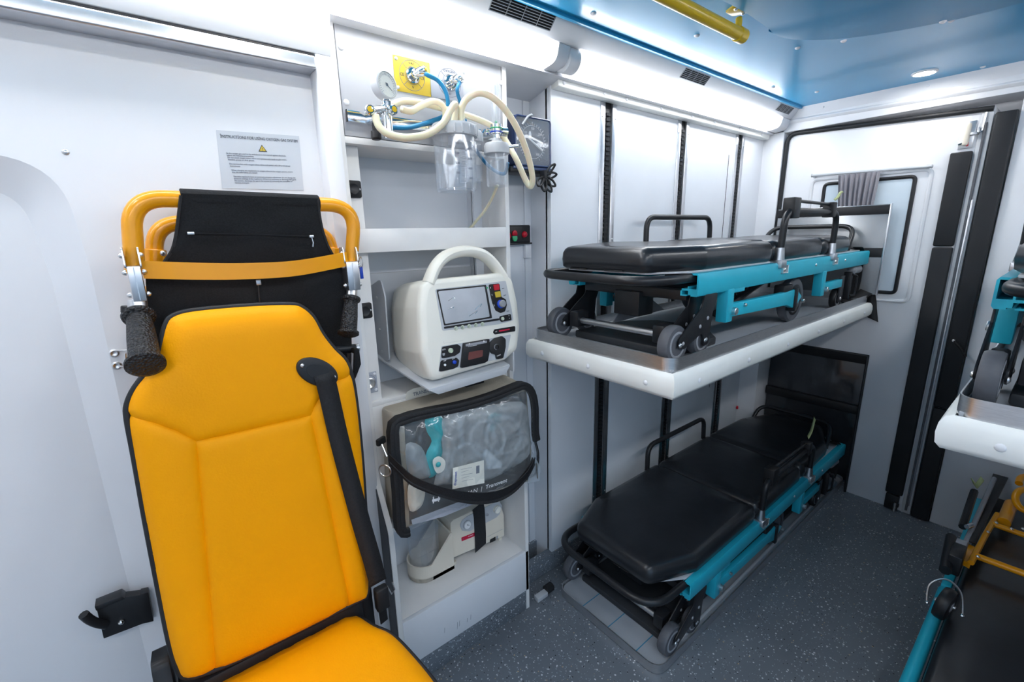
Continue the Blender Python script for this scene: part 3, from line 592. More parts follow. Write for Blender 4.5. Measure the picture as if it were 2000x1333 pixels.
# hoses
def hose(name, lab, m, r, pts, cat='hose', grp='hoses on the gas panel', extra0=None, extra1=None):
    q = [at(x, y, 'y', d) for x, y, d in pts]
    if extra0: q = [Vector(e) for e in extra0]+q
    if extra1: q = q+[Vector(e) for e in extra1]
    o = part(name, m, None, g_tube(spline(q, 8), r, 10), angle=180); tag(o, lab, cat, grp); return o
hose('air_hose', 'blue hose curving from the yellow vacuum plate to the regulator', m_blue, .0058, [(834, 146, 1.155), (855, 157, 1.15), (870, 178, 1.145), (875, 205, 1.15), (867, 226, 1.164), (838, 238, 1.158), (800, 249, 1.135), (764, 249, 1.118)], extra0=[bv-dv*.014+Vector((.006, 0, 0))])
hose('air_hose', 'blue hose dropping from the oxygen outlet behind the jars', m_blue, .0052, [(893, 176, 1.155), (899, 200, 1.170), (907, 230, 1.174), (922, 280, 1.185), (955, 325, 1.195), (984, 340, 1.19), (992, 318, 1.165)], extra0=[bo-do*.010+Vector((.001, 0, -.006))])
hose('silicone_hose', 'short cream hose arching right from the regulator port', m_hose, .0082, [(784, 213, 1.072), (803, 217, 1.075), (822, 207, 1.09), (846, 198, 1.11), (864, 206, 1.125), (870, 226, 1.14), (862, 252, 1.155), (858, 275, 1.165)])
hose('silicone_hose', 'cream hose in a low loop from regulator to jar lid', m_hose, .0088, [(733, 226, 1.078), (741, 248, 1.07), (762, 263, 1.06), (795, 269, 1.05), (835, 262, 1.05), (864, 242, 1.055), (879, 217, 1.06), (888, 204, 1.07), (890, 215, 1.085), (886, 245, 1.09)])
hose('silicone_hose', 'long cream hose arching over the flow meter and dangling right', m_hose, .0088, [(903, 245, 1.085), (901, 217, 1.08), (910, 195, 1.07), (934, 182, 1.06), (960, 189, 1.05), (988, 216, 1.045), (1012, 255, 1.045), (1030, 300, 1.055), (1040, 345, 1.065), (1037, 364, 1.075), (1028, 355, 1.085), (1010, 315, 1.10), (992, 282, 1.14), (970, 252, 1.155), (930, 232, 1.148), (888, 219, 1.150), (835, 204, 1.155), (790, 198, 1.155), (764, 207, 1.145)])
hose('drain_tube', 'thin pale tube hanging down from the humidifier behind the shelf lip', m_hose, .0045, [(972, 362, 1.13), (962, 385, 1.17), (948, 410, 1.22), (925, 438, 1.27), (905, 460, 1.30)])
# dial monitor on the recessed wall
bp_ = thing('blood_pressure_gauge', 'dark blue square blood pressure dial on the wall beside the hoses', 'gauge', (1.06, 1.28, 1.68))
b0, b1, bz0, bz1, by = .985, 1.146, 1.672, 1.828, 1.215
rr = lambda e, y, r: fillet([(b0+e, y, bz0+e), (b1-e, y, bz0+e), (b1-e, y, bz1-e), (b0+e, y, bz1-e)], r, 5, True)
part('case', m_navy, bp_, g_prism(rr(0, by+.006, .014), (0, .055, 0), .003)); part('face', mat('slate_dial', (.10, .11, .14), .4, var=.1), bp_, g_prism(rr(.006, by+.004, .012), (0, .002, 0))); part('cover', m_clear, bp_, g_prism(rr(.003, by-.002, .013), (0, .004, 0), .001)); part('rim', m_navy, bp_, g_tube(rr(.003, by, .013), .0035, 8, True))
cc = Vector(((b0+b1)/2, by+.0038, (bz0+bz1)/2)); part('dial_ring', m_whiteink, bp_, g_ring(cc, (0, -1, 0), .052, .0007, 40, 4))
for k in range(31): a = math.radians(-150+k*10); e = Vector((math.sin(a), 0, math.cos(a))); part('dial_tick', m_whiteink, bp_, g_tube([cc+e*.054, cc+e*(.060 if k % 5 else .064)], .0009, 4))
for k in range(7): a = math.radians(-150+k*50); e = Vector((math.sin(a), 0, math.cos(a))); text(str(k*50), .011, cc+e*.043, (1, 0, 0), (0, 0, 1), m_whiteink, bp_)
part('needle', m_whiteink, bp_, g_tube([cc+Vector((-.02, -.001, .012)), cc+Vector((.042, -.001, -.022))], [.003, .0045], 6)); part('pump_symbol', m_whiteink, bp_, g_prism(rounded_ := [Vector((cc.x-.012+.006*math.cos(t), cc.y-.0006, cc.z+.022+.012*math.sin(t))) for t in [k*pi/8 for k in range(16)]], (0, -.0004, 0)))
part('cradle', m_blackp, bp_, g_box(b0-.02, b1+.004, by, by+.07, bz0-.022, bz0-.004, .004)); part('cradle_edge', m_navy, bp_, g_box(b0-.01, b1+.006, by-.004, by+.002, bz0-.012, bz0-.002, .002)); part('wall_mount', m_blackp, bp_, g_box(1.04, 1.10, by+.06, 1.343, 1.70, 1.80, .003)); part('grip_wire', m_ltgrey, bp_, g_tube(spline([(b0+.03, by-.004, bz1-.03), (b0+.05, by-.008, bz1-.005), (b0+.075, by+.0, bz1+.006), (b0+.085, by+.03, bz1)], 6), .0035, 8))
co = thing('coiled_tube', 'black coiled tube hanging in loops below the blue dial', 'tube', (1.13, 1.20, 1.63)); kc = at(1064, 345, 'y', 1.195)
part('clip', m_blackp, co, g_box(kc.x-.006, kc.x+.006, kc.y-.006, kc.y+.02, kc.z-.008, kc.z+.02, .002))
for ang, ln in ((-100, .050), (-65, .055), (-35, .052), (10, .050), (45, .058), (-140, .05)):
    a = math.radians(ang); e = Vector((math.cos(a), -.15, math.sin(a))); s = Vector((-math.sin(a), 0, math.cos(a)))
    part('loop', m_blackp, co, g_tube(spline([kc, kc+e*ln*.6+s*.009, kc+e*ln, kc+e*ln*.6-s*.009+Vector((0, .008, 0))], 6, True), .0038, 8, True), angle=180)
# control box with push buttons
cb = thing('control_box', 'black push button box with red and green keys beside the cabinet', 'control box', (1.09, 1.33, 1.41)); yb = 1.318
part('case', m_blackp, cb, g_box(.99, 1.137, yb, 1.342, 1.416, 1.482, .005, 3)); part('lower_lip', m_blackp, cb, g_box(.99, 1.141, yb-.004, 1.342, 1.412, 1.418, .001))
c = at(1004, 461, 'y', yb); cap_ = lambda s: [Vector((c.x+.011*math.cos(t), yb-.001, c.z+s*(.008+.012*math.sin(t)))) for t in [k*pi/8 for k in range(9)]]
part('start_key', m_green, cb, g_prism([Vector((c.x+.011, yb, c.z-.001)), Vector((c.x-.011, yb, c.z-.001))]+cap_(-1)[::-1], (0, -.006, 0), .001)); part('stop_key', m_red, cb, g_prism([Vector((c.x+.011, yb, c.z+.001)), Vector((c.x-.011, yb, c.z+.001))]+cap_(1)[::-1], (0, -.006, 0), .001))
c = at(1024, 458, 'y', yb); part('pilot_lamp', m_red, cb, g_dome((c.x, yb, c.z), (0, -1, 0), .012, .012, 18)); c = at(990, 461, 'y', yb); part('pilot_lamp', m_red, cb, g_dome((c.x+.006, yb, c.z), (0, -1, 0), .012, .010, 18))

# ------------------------------------------------------------------ sign on the side door
yS = YD-.0012; q = [at(x, y, 'y', yS) for x, y in ((422, 254), (584, 266), (593, 372), (434, 368))]
sg = thing('instruction_sign', 'grey printed oxygen instruction sticker on the white side door', 'sign', q[3]); part('sheet', m_sign, sg, g_prism(q, (0, .001, 0)))
sr = (q[1]-q[0]).normalized(); su = (q[0]-q[3]); H = su.length; su = (su-sr*su.dot(sr)).normalized(); W = (q[1]-q[0]).length; o0 = (q[0]+q[1])/2
text('İNSTRUCTİONS FOR USİNG OXYGEN GAS SYSTEM', .0088, o0-su*.0125+Vector((0, -.0004, 0)), sr, su, m_ink, sg, sx=.80)
tc_ = o0-su*.034+Vector((0, -.0004, 0)); tri = [tc_+su*.009, tc_-su*.007-sr*.0095, tc_-su*.007+sr*.0095]
part('warning_triangle', m_ink, sg, g_prism(tri, (0, -.0003, 0))); tri2 = [tc_+(v-tc_)*.72 for v in tri]; part('triangle_fill', m_yelplate, sg, g_prism([v+Vector((0, -.0003, 0)) for v in tri2], (0, -.0003, 0))); text('!', .010, tc_-su*.002+Vector((0, -.0007, 0)), sr, su, m_ink, sg)
body = ['As the oxygen gas used in the ambulance is overreacted against chemicals,', 'follow the following precautions.', 'Do not touch oxygen tubes, valves and systems with hands to give cream,', 'Vaseline, greasy or dirty gloves.', '', 'Do not interfere with oxygen tubes, valves and system with dirty and greasy', 'instruments.', '', 'When changing any equipment or oxygen tubes in the oxygen system, ensure', 'that the tube valves are closed.', '', 'The tube regulators have an automatic pressure adjustment, do not change the', 'pressure settings of the regulators. When it is necessary to discharge the gas in', 'the system, discharge the gas in the system by activating the humidifier or', 'vacuum trumpet.']
for i, s in enumerate(body):
    if s: text(s, .0045, o0-su*(.0475+i*.00455)-sr*(W*.44-.0012*i*.4)+Vector((0, -.0004, 0)), sr, su, m_inkgrey, sg, align='LEFT', sx=.93)
# ================================================================== STRETCHER TRAYS
def rect_path(x0, x1, y0, y1, z, r, seg=6): return fillet([(x0, y0, z), (x1, y0, z), (x1, y1, z), (x0, y1, z)], r, seg, True)
def band(path, h, th):          # upright metal band following a closed path
    n = len(path); c = sum(path, Vector())/n; V = []; F = []
    for i, p in enumerate(path):
        t = (path[(i+1) % n]-path[i-1]).normalized(); o = Vector((t.y, -t.x, 0))*th
        V += [p, p+o, p+o+Vector((0, 0, h)), p+Vector((0, 0, h))]
    for i in range(n):
        j = (i+1) % n
        for k in range(4): F.append([i*4+k, i*4+(k+1) % 4, j*4+(k+1) % 4, j*4+k])
    return V, F
def pad_side(a, b, out, z0, z1):
    a, b, out = Vector(a), Vector(b), Vector(out); prof = [(0, z1), (.012, z1-.002), (.019, z1-.016), (.021, (z0+z1)/2), (.019, z0+.014), (.011, z0+.002), (-.02, z0)]; n = 22; rings = []
    for i in range(n+1):
        t = i/n; w = 1+.05*math.sin(t*19)*(1 if 0 < i < n else 0); dr = (b-a).normalized()
        rings.append([a.lerp(b, t)+dr*(d*(1 if i == n else -1 if i == 0 else 0))+out*d*w+Vector((0, 0, z)) for d, z in prof])
    return g_sweep(None, rings)
def make_tray(label):
    o = thing('stretcher_tray', label, 'tray', (0, 0, 0), 'padded stretcher trays'); Lx, Ly = 1.74, .57
    part('base', m_white, o, g_box(.012, Lx-.012, .012, Ly-.012, -.100, -.045, .004)); part('deck', m_deck, o, g_box(.004, Lx-.004, .004, Ly-.004, -.045, -.032, .001))
    part('rim', m_steel, o, band(rect_path(0, Lx, 0, Ly, -.042, .035), .042, .0025))
    for s, (a, b, out, k) in enumerate((((0, 0, 0), (Lx, 0, 0), (0, -1, 0), 6), ((0, Ly, 0), (Lx, Ly, 0), (0, 1, 0), 6), ((0, 0, 0), (0, Ly, 0), (-1, 0, 0), 3), ((Lx, 0, 0), (Lx, Ly, 0), (1, 0, 0), 3))):
        p = part('pad', m_pad, o, pad_side(a, b, out, -.112, -.040), angle=60)
        for i in range(k):
            f = (i+.35)/(k-.3) if k > 3 else (.12, .50, .88)[i]; q = Vector(a).lerp(Vector(b), f)+Vector(out)*.019+Vector((0, 0, -.078)); part('pad_button', m_white, p, g_dome(q, out, .0085, .006))
    return o
tray = make_tray('cream padded tray with steel rim under the upper stretcher'); tray.location = (1.047, .635, 1.113)
def brackets(o, y):
    for x in (.40, .925, 1.468): part('lift_bracket', m_blackm, o, g_box(x-.018, x+.018, y-.03, y, -.09, -.03, .003))
tray2 = dup(tray, (1.18, -.468, 1.125), 'cream padded tray corner at the right edge of the picture')
# wooden shim board lying on the decks
for i, (x, y, z, lb) in enumerate(((1.10, .70, 1.082, 'black shim platform lying on the upper tray, under the stretcher wheels'), (1.24, -.352, 1.094, 'black shim platform on the tray at the right edge'))):
    o = part('shim_platform', m_darkdeck, None, g_prism([(x+a, y+b, z) for a, b in ((.05, 0), (.30, 0), (.42, .10), (.42, .30), (.30, .395), (.05, .395))], (0, 0, .026), .006)); tag(o, lb, 'platform', 'black platforms under stretchers')
# floor tray
ft = thing('floor_tray', 'flat metal tray with blue lines on the floor under the lower stretcher', 'tray', (1.09, .64, 0))
fr = rect_path(1.085, 2.93, .64, 1.112, .002, .05)
part('rim', m_steel, ft, band(fr, .036, .003)); part('deck', m_deck, ft, g_prism(rect_path(1.088, 2.927, .643, 1.109, .002, .047), (0, 0, .022)))
for y in (.735, .86, .985): part('marking_line', m_blueline, ft, g_box(1.095, 2.6, y-.0015, y+.0015, .024, .0246, 0))
part('platform', m_darkdeck, ft, g_box(1.19, 2.75, .70, 1.08, .0242, .050, .006)); part('grip_strip', m_ltgrey, ft, g_box(1.25, 2.85, .655, .665, .0242, .034, .002))
parts('side_wheel', m_blackp, ft, g_cyl((1.04, 1.14, .022), (1.075, 1.14, .022), .018)); part('side_stop', m_ltgrey, ft, g_box(.985, 1.04, 1.125, 1.150, .002, .022, .002))

# ================================================================== STRETCHER
def wheel(parent, c, r, wd, tyre, hub, bolt=True):
    c = Vector(c); k = r
    t = part('wheel', tyre, parent, g_lathe([(k*.66, -wd/2), (k*.93, -wd/2), (k, -wd*.3), (k, wd*.3), (k*.93, wd/2), (k*.66, wd/2)], c, (0, 1, 0), 28))
    part('hub', hub, t, g_lathe([(k*.22, -wd*.5), (k*.30, -wd*.3), (k*.52, -wd*.28), (k*.58, -wd*.54), (k*.70, -wd*.52), (k*.70, wd*.52), (k*.58, wd*.54), (k*.52, wd*.28), (k*.30, wd*.3), (k*.22, wd*.5)], c, (0, 1, 0), 24))
    if bolt:
        for s in (-1, 1): part('axle_bolt', m_steel, t, g_dome(c+Vector((0, s*(wd/2+.008), 0)), (0, s, 0), .0075, .005, 10))
    return t
def make_stretcher(label):
    o = thing('stretcher', label, 'stretcher', (0, 0, 0), 'teal framed stretchers')
    H = .24
    for s in (-1, 1):
        Y = lambda a: s*(H+.012-a)      # a = distance inward from the outer face
        def bx(x0, x1, a0, a1, z0, z1, b=.001): return g_box(x0, x1, min(Y(a0), Y(a1)), max(Y(a0), Y(a1)), z0, z1, b)
        prof = [(.0, .190), (.0, .243), (.004, .249), (.030, .249), (.034, .244), (.034, .226), (.030, .226), (.030, .244), (.005, .244), (.005, .205), (.028, .205), (.028, .212), (.032, .212), (.032, .205), (.050, .205), (.050, .199), (.054, .199), (.054, .184), (.034, .184), (.034, .188), (.049, .188), (.049, .199), (.030, .199), (.030, .188), (.022, .188), (.022, .184), (.004, .184)]
        rl = part('side_rail', m_teal, o, g_prism([(.07, Y(a), z) for a, z in prof], (1.585, 0, 0)))
        for x in (.95, 1.3): part('bolt', m_steel, rl, g_dome((x, Y(0), .222), (0, s, 0), .006, .004, 10))
        # front double wheel carrier
        for a in (.002, .046):
            pl = fillet([(.115, Y(a), .186), (.185, Y(a), .186), (.185, Y(a), .168), (.165, Y(a), .125), (.155, Y(a), .035), (.125, Y(a), .030), (.118, Y(a), .075), (.02, Y(a), .040), (-.005, Y(a), .052), (-.005, Y(a), .072), (.06, Y(a), .12), (.105, Y(a), .15)], .012, 4, True)
            p = part('wheel_plate', m_blackm, o, g_prism(pl, (0, -s*.004, 0), .0008))
            for x, z in ((.10, .095), (.14, .115), (.14, .050), (.015, .058)): part('bolt', m_greypl, p, g_dome((x, Y(a), z), (0, s, 0), .006, .003, 10))
        cy = Y(.026); wheel(o, (.0, cy, .055), .055, .032, m_greyrub, m_greypl); wheel(o, (.135, cy, .048), .046, .028, m_greyrub, m_greypl)
        # folding leg: bracket, arm, big wheel
        part('leg_bracket', m_teal, o, bx(.245, .285, -.002, .034, .085, .19, .004)); part('leg_bracket', m_teal, o, bx(.27, .36, .002, .040, .174, .188, .002))
        part('pivot', m_steel, o, g_cyl((.285, Y(-.014), .118), (.285, Y(.03), .118), .012, 16))
        ar = part('leg_arm', m_teal, o, g_prism([(.285, Y(.004), .098), (.285, Y(.004), .140), (.72, Y(.004), .135), (.80, Y(.004), .140), (.86, Y(.004), .105), (.80, Y(.004), .062), (.72, Y(.004), .085)], (0, -s*.022, 0), .004))
        part('bolt', m_steel, ar, g_cyl((.37, Y(-.004), .128), (.37, Y(.006), .128), .006)); part('bolt', m_steel, ar, g_cyl((.86, Y(-.006), .088), (.86, Y(.006), .088), .008)); part('clamp', m_blackm, ar, g_box(.78, .80, min(Y(-.003), Y(.03)), max(Y(-.003), Y(.03)), .055, .145, .002))
        wheel(o, (.86, Y(.046), .088), .088, .034, m_ltgrey if False else m_greyrub, m_blackp, False); part('mudguard', m_blackp, o, bx(.70, .78, .01, .05, .10, .16, .006))
        # rear leg
        part('leg_bracket', m_teal, o, bx(1.045, 1.085, -.002, .034, .085, .19, .004)); part('pivot', m_steel, o, g_cyl((1.085, Y(-.014), .112), (1.085, Y(.03), .112), .011, 16)); part('leg_arm', m_teal, o, bx(1.085, 1.32, .004, .026, .100, .136, .003))
        part('castor_fork', m_blackm, o, bx(1.30, 1.36, .006, .010, .03, .15, .002), ); wheel(o, (1.33, Y(.026), .046), .046, .024, m_blackp, m_greypl); part('rear_post', m_blackm, o, bx(1.42, 1.45, .0, .03, .03, .16, .003)); part('post_handle', m_blackm, o, g_tube(fillet([(1.435, Y(.0), .05), (1.47, Y(-.01), .05), (1.47, Y(-.01), .14), (1.435, Y(.0), .15)], .012), .005, 8))
        part('push_grip', m_greypl, o, g_lathe([(.012, 0), (.020, .006), (.021, .08), (.016, .09)], (1.52, Y(.03), .16), (1, s*.05, .03), 16))
    # front loop tube, cross members, axle
    part('front_loop', m_blackm, o, g_tube(fillet([(.16, -.225, .235), (-.115, -.225, .238), (-.115, .225, .238), (.16, .225, .235)], .11, 10), .0135, 12))
    part('axle', m_steel, o, g_cyl((.035, -.19, .068), (.035, .19, .068), .011, 14)); part('axle_clamp', m_blackm, o, g_box(.01, .07, .15, .19, .045, .10, .006)); part('axle_clamp', m_blackm, o, g_box(.01, .07, -.19, -.15, .045, .10, .006))
    for x, z in ((.12, .165), (.62, .175), (1.1, .175), (1.55, .19)): part('cross_member', m_blackm, o, g_box(x-.02, x+.02, -.20, .20, z, z+.03, .003))
    part('lift_ram', m_blackm, o, g_cyl((.14, .0, .17), (.85, .0, .12), .022, 16)); part('lift_ram_rod', m_steel, o, g_cyl((.85, .0, .12), (1.1, .0, .165), .010, 12)); part('ram_bracket', m_blackm, o, g_box(.08, .16, -.05, .05, .10, .18, .004))
    part('brace_bar', m_blackm, o, g_tube([(.30, -.19, .10), (.95, -.08, .16)], .012, 8)); part('brace_bar', m_blackm, o, g_tube([(.30, .19, .10), (.95, .08, .16)], .012, 8))
    part('gusset_plate', m_greypl, o, g_prism([(.14, .10, .05), (.22, .10, .13), (.34, .10, .13), (.46, .10, .06)], (0, .004, 0), .001)); part('gusset_plate', m_greypl, o, g_prism([(.20, -.12, .03), (.26, -.12, .11), (.30, -.12, .11), (.36, -.12, .03)], (0, .004, 0), .001))
    bd = [(-.035, -.15), (.08, -.225), (1.60, -.225), (1.66, -.17), (1.66, .17), (1.60, .225), (.08, .225), (-.035, .15)]
    part('bed_board', m_ltgrey, o, g_prism([(x, y, .2485) for x, y in bd], (0, 0, .006), .001)); parts('board_clip', m_blackp, o, *[g_box(-.055, -.005, y-.035, y+.035, .2545, .2585, .002) for y in (-.05, .09)])
    # mattress in three segments
    segs = [[(-.055, -.165), (.13, -.236), (.585, -.238), (.585, .238), (.13, .236), (-.055, .165)], [(.592, -.238), (1.06, -.236), (1.06, .236), (.592, .238)], [(1.067, -.236), (1.42, -.225), (1.66, -.13), (1.66, .13), (1.42, .225), (1.067, .236)]]
    for k, sg in enumerate(segs):
        sg2 = rounded(sg, .035, 4); n = len(sg2); cx = sum(p[0] for p in sg2)/n; lev = []
        rnd = random.Random(k)
        for ins, z in ((.012, .2545), (.0, .262), (-.003, .285), (.0, .306), (.007, .317), (.016, .323), (.03, .326)):
            ring = []
            for i, (x, y) in enumerate(sg2):
                a = Vector((sg2[i-1][0], sg2[i-1][1])); b = Vector((sg2[(i+1) % n][0], sg2[(i+1) % n][1])); t = (b-a).normalized(); nn = Vector((-t.y, t.x))
                ring.append(Vector((x+nn.x*ins, y+nn.y*ins, z)))
            lev.append(ring)
        g1 = g_sweep(None, [r+[r[0]] for r in lev])
        top = [(p.x, p.y) for p in lev[-1]]; g2 = g_fill(top, lambda x, y: .326+.004*math.sin(x*9+k)*math.sin(y*11)+.004*min(1, seg_dist(x, y, top, True)/.06), lambda x, y, h: (x, y, h if seg_dist(x, y, top, True) > 1e-4 else .326), .045)
        V, F = join(g1, g2); bm = bmesh.new(); vs = [bm.verts.new(v) for v in V]
        for f in F:
            try: bm.faces.new([vs[i] for i in f])
            except ValueError: pass
        bmesh.ops.remove_doubles(bm, verts=bm.verts, dist=.0004); g = from_bm(bm)
        part('mattress', m_vinyl, o, g, angle=60)
    # side guards
    def guard(x0, x1, s, zt, blocks):
        y = s*(H+.004); gd = part('side_guard', m_blackm, o, g_tube(fillet([(x0, y, .235), (x0+.004, y+s*.004, zt), (x1-.004, y+s*.004, zt), (x1, y, .235)], .055, 8), .0115, 12))
        for x in (x0, x1):
            part('guard_clamp', m_alu, gd, g_box(x-.022, x+.022, y-.020, y+.020, .232, .258, .004)); part('guard_socket', m_alu, gd, g_lathe([(.018, 0), (.016, .02), (.0135, .045)], (x, y, .256), (0, 0, 1), 12)); part('clamp_plate', m_steel, gd, g_box(x+.01, x+.055, y+s*.009, y+s*.013, .212, .238, .002)); part('clamp_bolt', m_steel, gd, g_dome((x+.025, y+s*.013, .224), (0, s, 0), .007, .005, 10))
        if blocks:
            part('guard_block', m_blackp, gd, g_box(x0+.03, x0+.085, y-.020, y+.020, zt-.025, zt+.045, .004)); part('guard_block', m_blackp, gd, g_box(x1-.105, x1-.07, y-.020, y+.020, zt-.02, zt+.038, .004)); part('guard_bar', m_blackm, gd, g_tube([(x0+.05, y, zt+.036), (x1-.08, y, zt+.030)], .006, 8))
    guard(.61, 1.13, -1, .425, True); guard(.52, 1.04, 1, .425, False)
    part('head_loop', m_blackm, o, g_tube(fillet([(1.50, -.20, .26), (1.60, -.19, .37), (1.60, .19, .37), (1.50, .20, .26)], .07, 8), .011, 12))
    part('head_strap', m_web, o, g_ribbon(spline([(1.56, -.21, .27), (1.63, -.215, .25), (1.655, -.215, .12), (1.65, -.21, .03)], 6), (0, .04, 0), .002))
    return o
st = make_stretcher('teal railed stretcher with black mattress on the raised padded tray'); st.location = (1.11, .905, 1.0815)
st2 = dup(st, (1.180, .888, .0245), 'teal railed stretcher with long black mattress on the floor tray')
st3 = dup(st, (1.275, -.152, 1.0935), 'teal railed stretcher cut off by the right edge, on the raised tray')
st3.scale = (.895, 1, 1); tray2.scale = (.915, 1, 1)
# fabric bits
def rag(lab, c, m, pts):
    c = Vector(c); o = part('fabric_tag', m, None, g_ribbon(spline([c+Vector(p) for p in pts], 5), (.018, .012, .006), .003), angle=180); tag(o, lab, 'tag', 'pale green fabric ties'); return o
rag('pale green fabric tie knotted on the lower stretcher guard', (2.23, .645, .505), m_greenyel, [(0, 0, 0), (.03, .0, .02), (.045, .0, .05), (.07, .005, .075)])
rag('pale green fabric tie sticking up from the upper stretcher guard', (2.19, .660, 1.555), m_greenyel, [(0, 0, 0), (.03, .0, .01), (.06, 0, .03), (.10, .005, .035)])
sb = thing('loose_strap', 'black strap hanging over the far end of the upper tray', 'strap', (2.78, .63, 1.0))
part('webbing', m_web, sb, g_ribbon(spline([(2.60, .685, 1.086), (2.70, .672, 1.092), (2.76, .652, 1.118), (2.80, .64, 1.128), (2.818, .632, 1.09), (2.817, .622, 1.04), (2.816, .610, .985)], 6), (0, .05, .02), .004), angle=180); part('buckle', m_steel, sb, g_box(2.70, 2.73, .655, .685, 1.094, 1.100, .002))
p = at(1442, 797, 'y', YL-.01); tag(part('reflector', m_red, None, g_lathe([(.012, 0), (.012, .006), (.008, .010)], (p.x, YL-.0005, p.z), (0, -1, 0), 16)), 'small red reflector low on the rack wall', 'reflector')
# ================================================================== ATTENDANT SEAT
part('side_sheet', mat('charcoal_grey', (.045, .05, .058), .5, var=.1), cab, g_prism(fillet([(CX0-.003, CF+.004, 1.02), (CX0-.003, CF+.004, .74), (CX0-.003, CL+.004, .60), (CX0-.003, CL+.004, .0), (CX0-.003, CB, .0), (CX0-.003, CB, 1.02)], [0, .07, .07, 0, 0, 0], 7, True), (.0035, 0, 0)))  # dark grey sheet over the lower outer face of the cabinet side
SN = Vector((0, -1, .11)).normalized(); SP = Vector((0, .985, .56))
def s2(px, py): p = on(px, py, SP, SN); return (p.x, p.z-.56)
def s3(x, t, h=0): return Vector((x, .985+.11*t, .56+t))+SN*h
seat = thing('attendant_seat', 'yellow vinyl attendant seat with black piping and seat belt', 'seat', (.12, .80, 0))
OL = [s2(*p) for p in ((366, 1323), (345, 1300), (330, 1250), (308, 1140), (285, 1020), (262, 890), (249, 820), (249, 790), (264, 757), (289, 727), (307, 702), (316, 667), (324, 636), (338, 618), (380, 607), (480, 598), (565, 595), (590, 601), (612, 621), (630, 653), (652, 681), (676, 706), (688, 740), (697, 800), (705, 880), (711, 960), (716, 1050), (719, 1130), (716, 1162), (700, 1174), (560, 1244), (440, 1300))]
OLs = [(p.x, p.y) for p in spline([(a, b, 0) for a, b in OL], 4, True)]
S1 = [s2(*p) for p in ((251, 812), (300, 821), (345, 837), (382, 857))]; S2 = [s2(*p) for p in ((382, 857), (602, 808))]
S3 = [s2(*p) for p in ((602, 808), (608, 793), (622, 768), (650, 742), (688, 733))]
S4 = [s2(*p) for p in ((382, 857), (395, 1000), (408, 1150), (421, 1309))]; S5 = [s2(*p) for p in ((602, 808), (625, 920), (650, 1040), (680, 1184))]
SEAMS = [S1, S2, S3, S4, S5]
def hgt(x, t):
    d = seg_dist(x, t, OLs, True); ds = min(seg_dist(x, t, s) for s in SEAMS)
    return .030*(1-math.exp(-d/.016)) - .0055*math.exp(-(ds/.0045)**2) + .004*(1-math.exp(-ds/.03))
def near(pt): return min(range(len(OLs)), key=lambda i: (OLs[i][0]-pt[0])**2+(OLs[i][1]-pt[1])**2)
def run(i, j): 
    n = len(OLs); out = [OLs[i]]
    while i != j: i = (i+1) % n; out.append(OLs[i])
    return out
iL, iR, ib4, ib5 = near(S1[0]), near(S3[-1]), near(S4[-1]), near(S5[-1])
def dense(s, st=.012):
    out = []
    for a, b in zip(s[:-1], s[1:]):
        k = max(1, int(math.hypot(b[0]-a[0], b[1]-a[1])/st)); out += [(a[0]+(b[0]-a[0])*i/k, a[1]+(b[1]-a[1])*i/k) for i in range(k)]
    return out+[s[-1]]
D1, D2, D3, D4, D5 = [dense(s) for s in SEAMS]
PAN = {'head_panel': run(iL, iR)+D3[:-1][::-1]+D2[:-1][::-1]+D1[1:-1][::-1],
       'bolster_panel': D1[1:]+D4[1:-1]+run(ib4, iL),
       'centre_panel': D2+D5[1:-1]+run(ib5, ib4)+D4[1:-1][::-1],
       'bolster_panel.001': D3[:-1]+run(iR, ib5)+D5[1:-1][::-1]}
back = part('backrest', m_yel, seat, g_sweep(None, [[s3(x, t, h) for x, t in OLs]+[s3(*OLs[0], h)] for h in (.001, -.02, -.055)]), g_prism([s3(x, t, -.055) for x, t in OLs], -SN*.012), angle=50)
for nm, ol in PAN.items(): part(nm.split('.')[0], m_yel, back, g_fill(ol, hgt, s3, .02), angle=180)
part('piping', m_black, back, g_tube([s3(x, t, .001) for x, t in OLs], .0058, 8, True), angle=180); part('piping', m_black, back, g_tube([s3(x, t, -.055) for x, t in OLs], .004, 6, True), angle=180)
part('back_shell', m_blackp, back, g_prism([s3(.115+(x-.115)*.96, .4+(t-.4)*.97, -.066) for x, t in OLs], -SN*.006))
# cushion
ZS = .546
CO = [(-.105, 1.00), (.02, 1.006), (.230, 1.002), (.256, .988), (.278, .93), (.302, .88), (.316, .80), (.325, .70), (.326, .56), (.318, .50), (.27, .47), (-.06, .47), (-.11, .50), (-.125, .60), (-.12, .90)]
COs = [(p.x, p.y) for p in spline([(a, b, 0) for a, b in CO], 4, True)]; CS = [(.248, 1.03), (.236, .80), (.215, .45)]; CS2 = [(-.045, 1.03), (-.04, .8), (-.03, .45)]
def hc(x, y): d = seg_dist(x, y, COs, True); ds = min(seg_dist(x, y, CS), seg_dist(x, y, CS2)); return .030*(1-math.exp(-d/.018))-.005*math.exp(-(ds/.0045)**2)-.02*max(0, .75-y)*.2
cu_ = part('cushion', m_yel, seat, g_sweep(None, [[Vector((x, y, z)) for x, y in COs+COs[:1]] for z in (ZS-.03, ZS-.10)]), g_prism([(x, y, ZS-.10) for x, y in COs], (0, 0, -.008)))
part('cushion_top', m_yel, cu_, g_fill(COs, hc, lambda x, y, h: (x, y, ZS-.03+h), .025), angle=180); part('piping', m_black, cu_, g_tube([(x, y, ZS-.030) for x, y in COs], .0055, 8, True), angle=180)
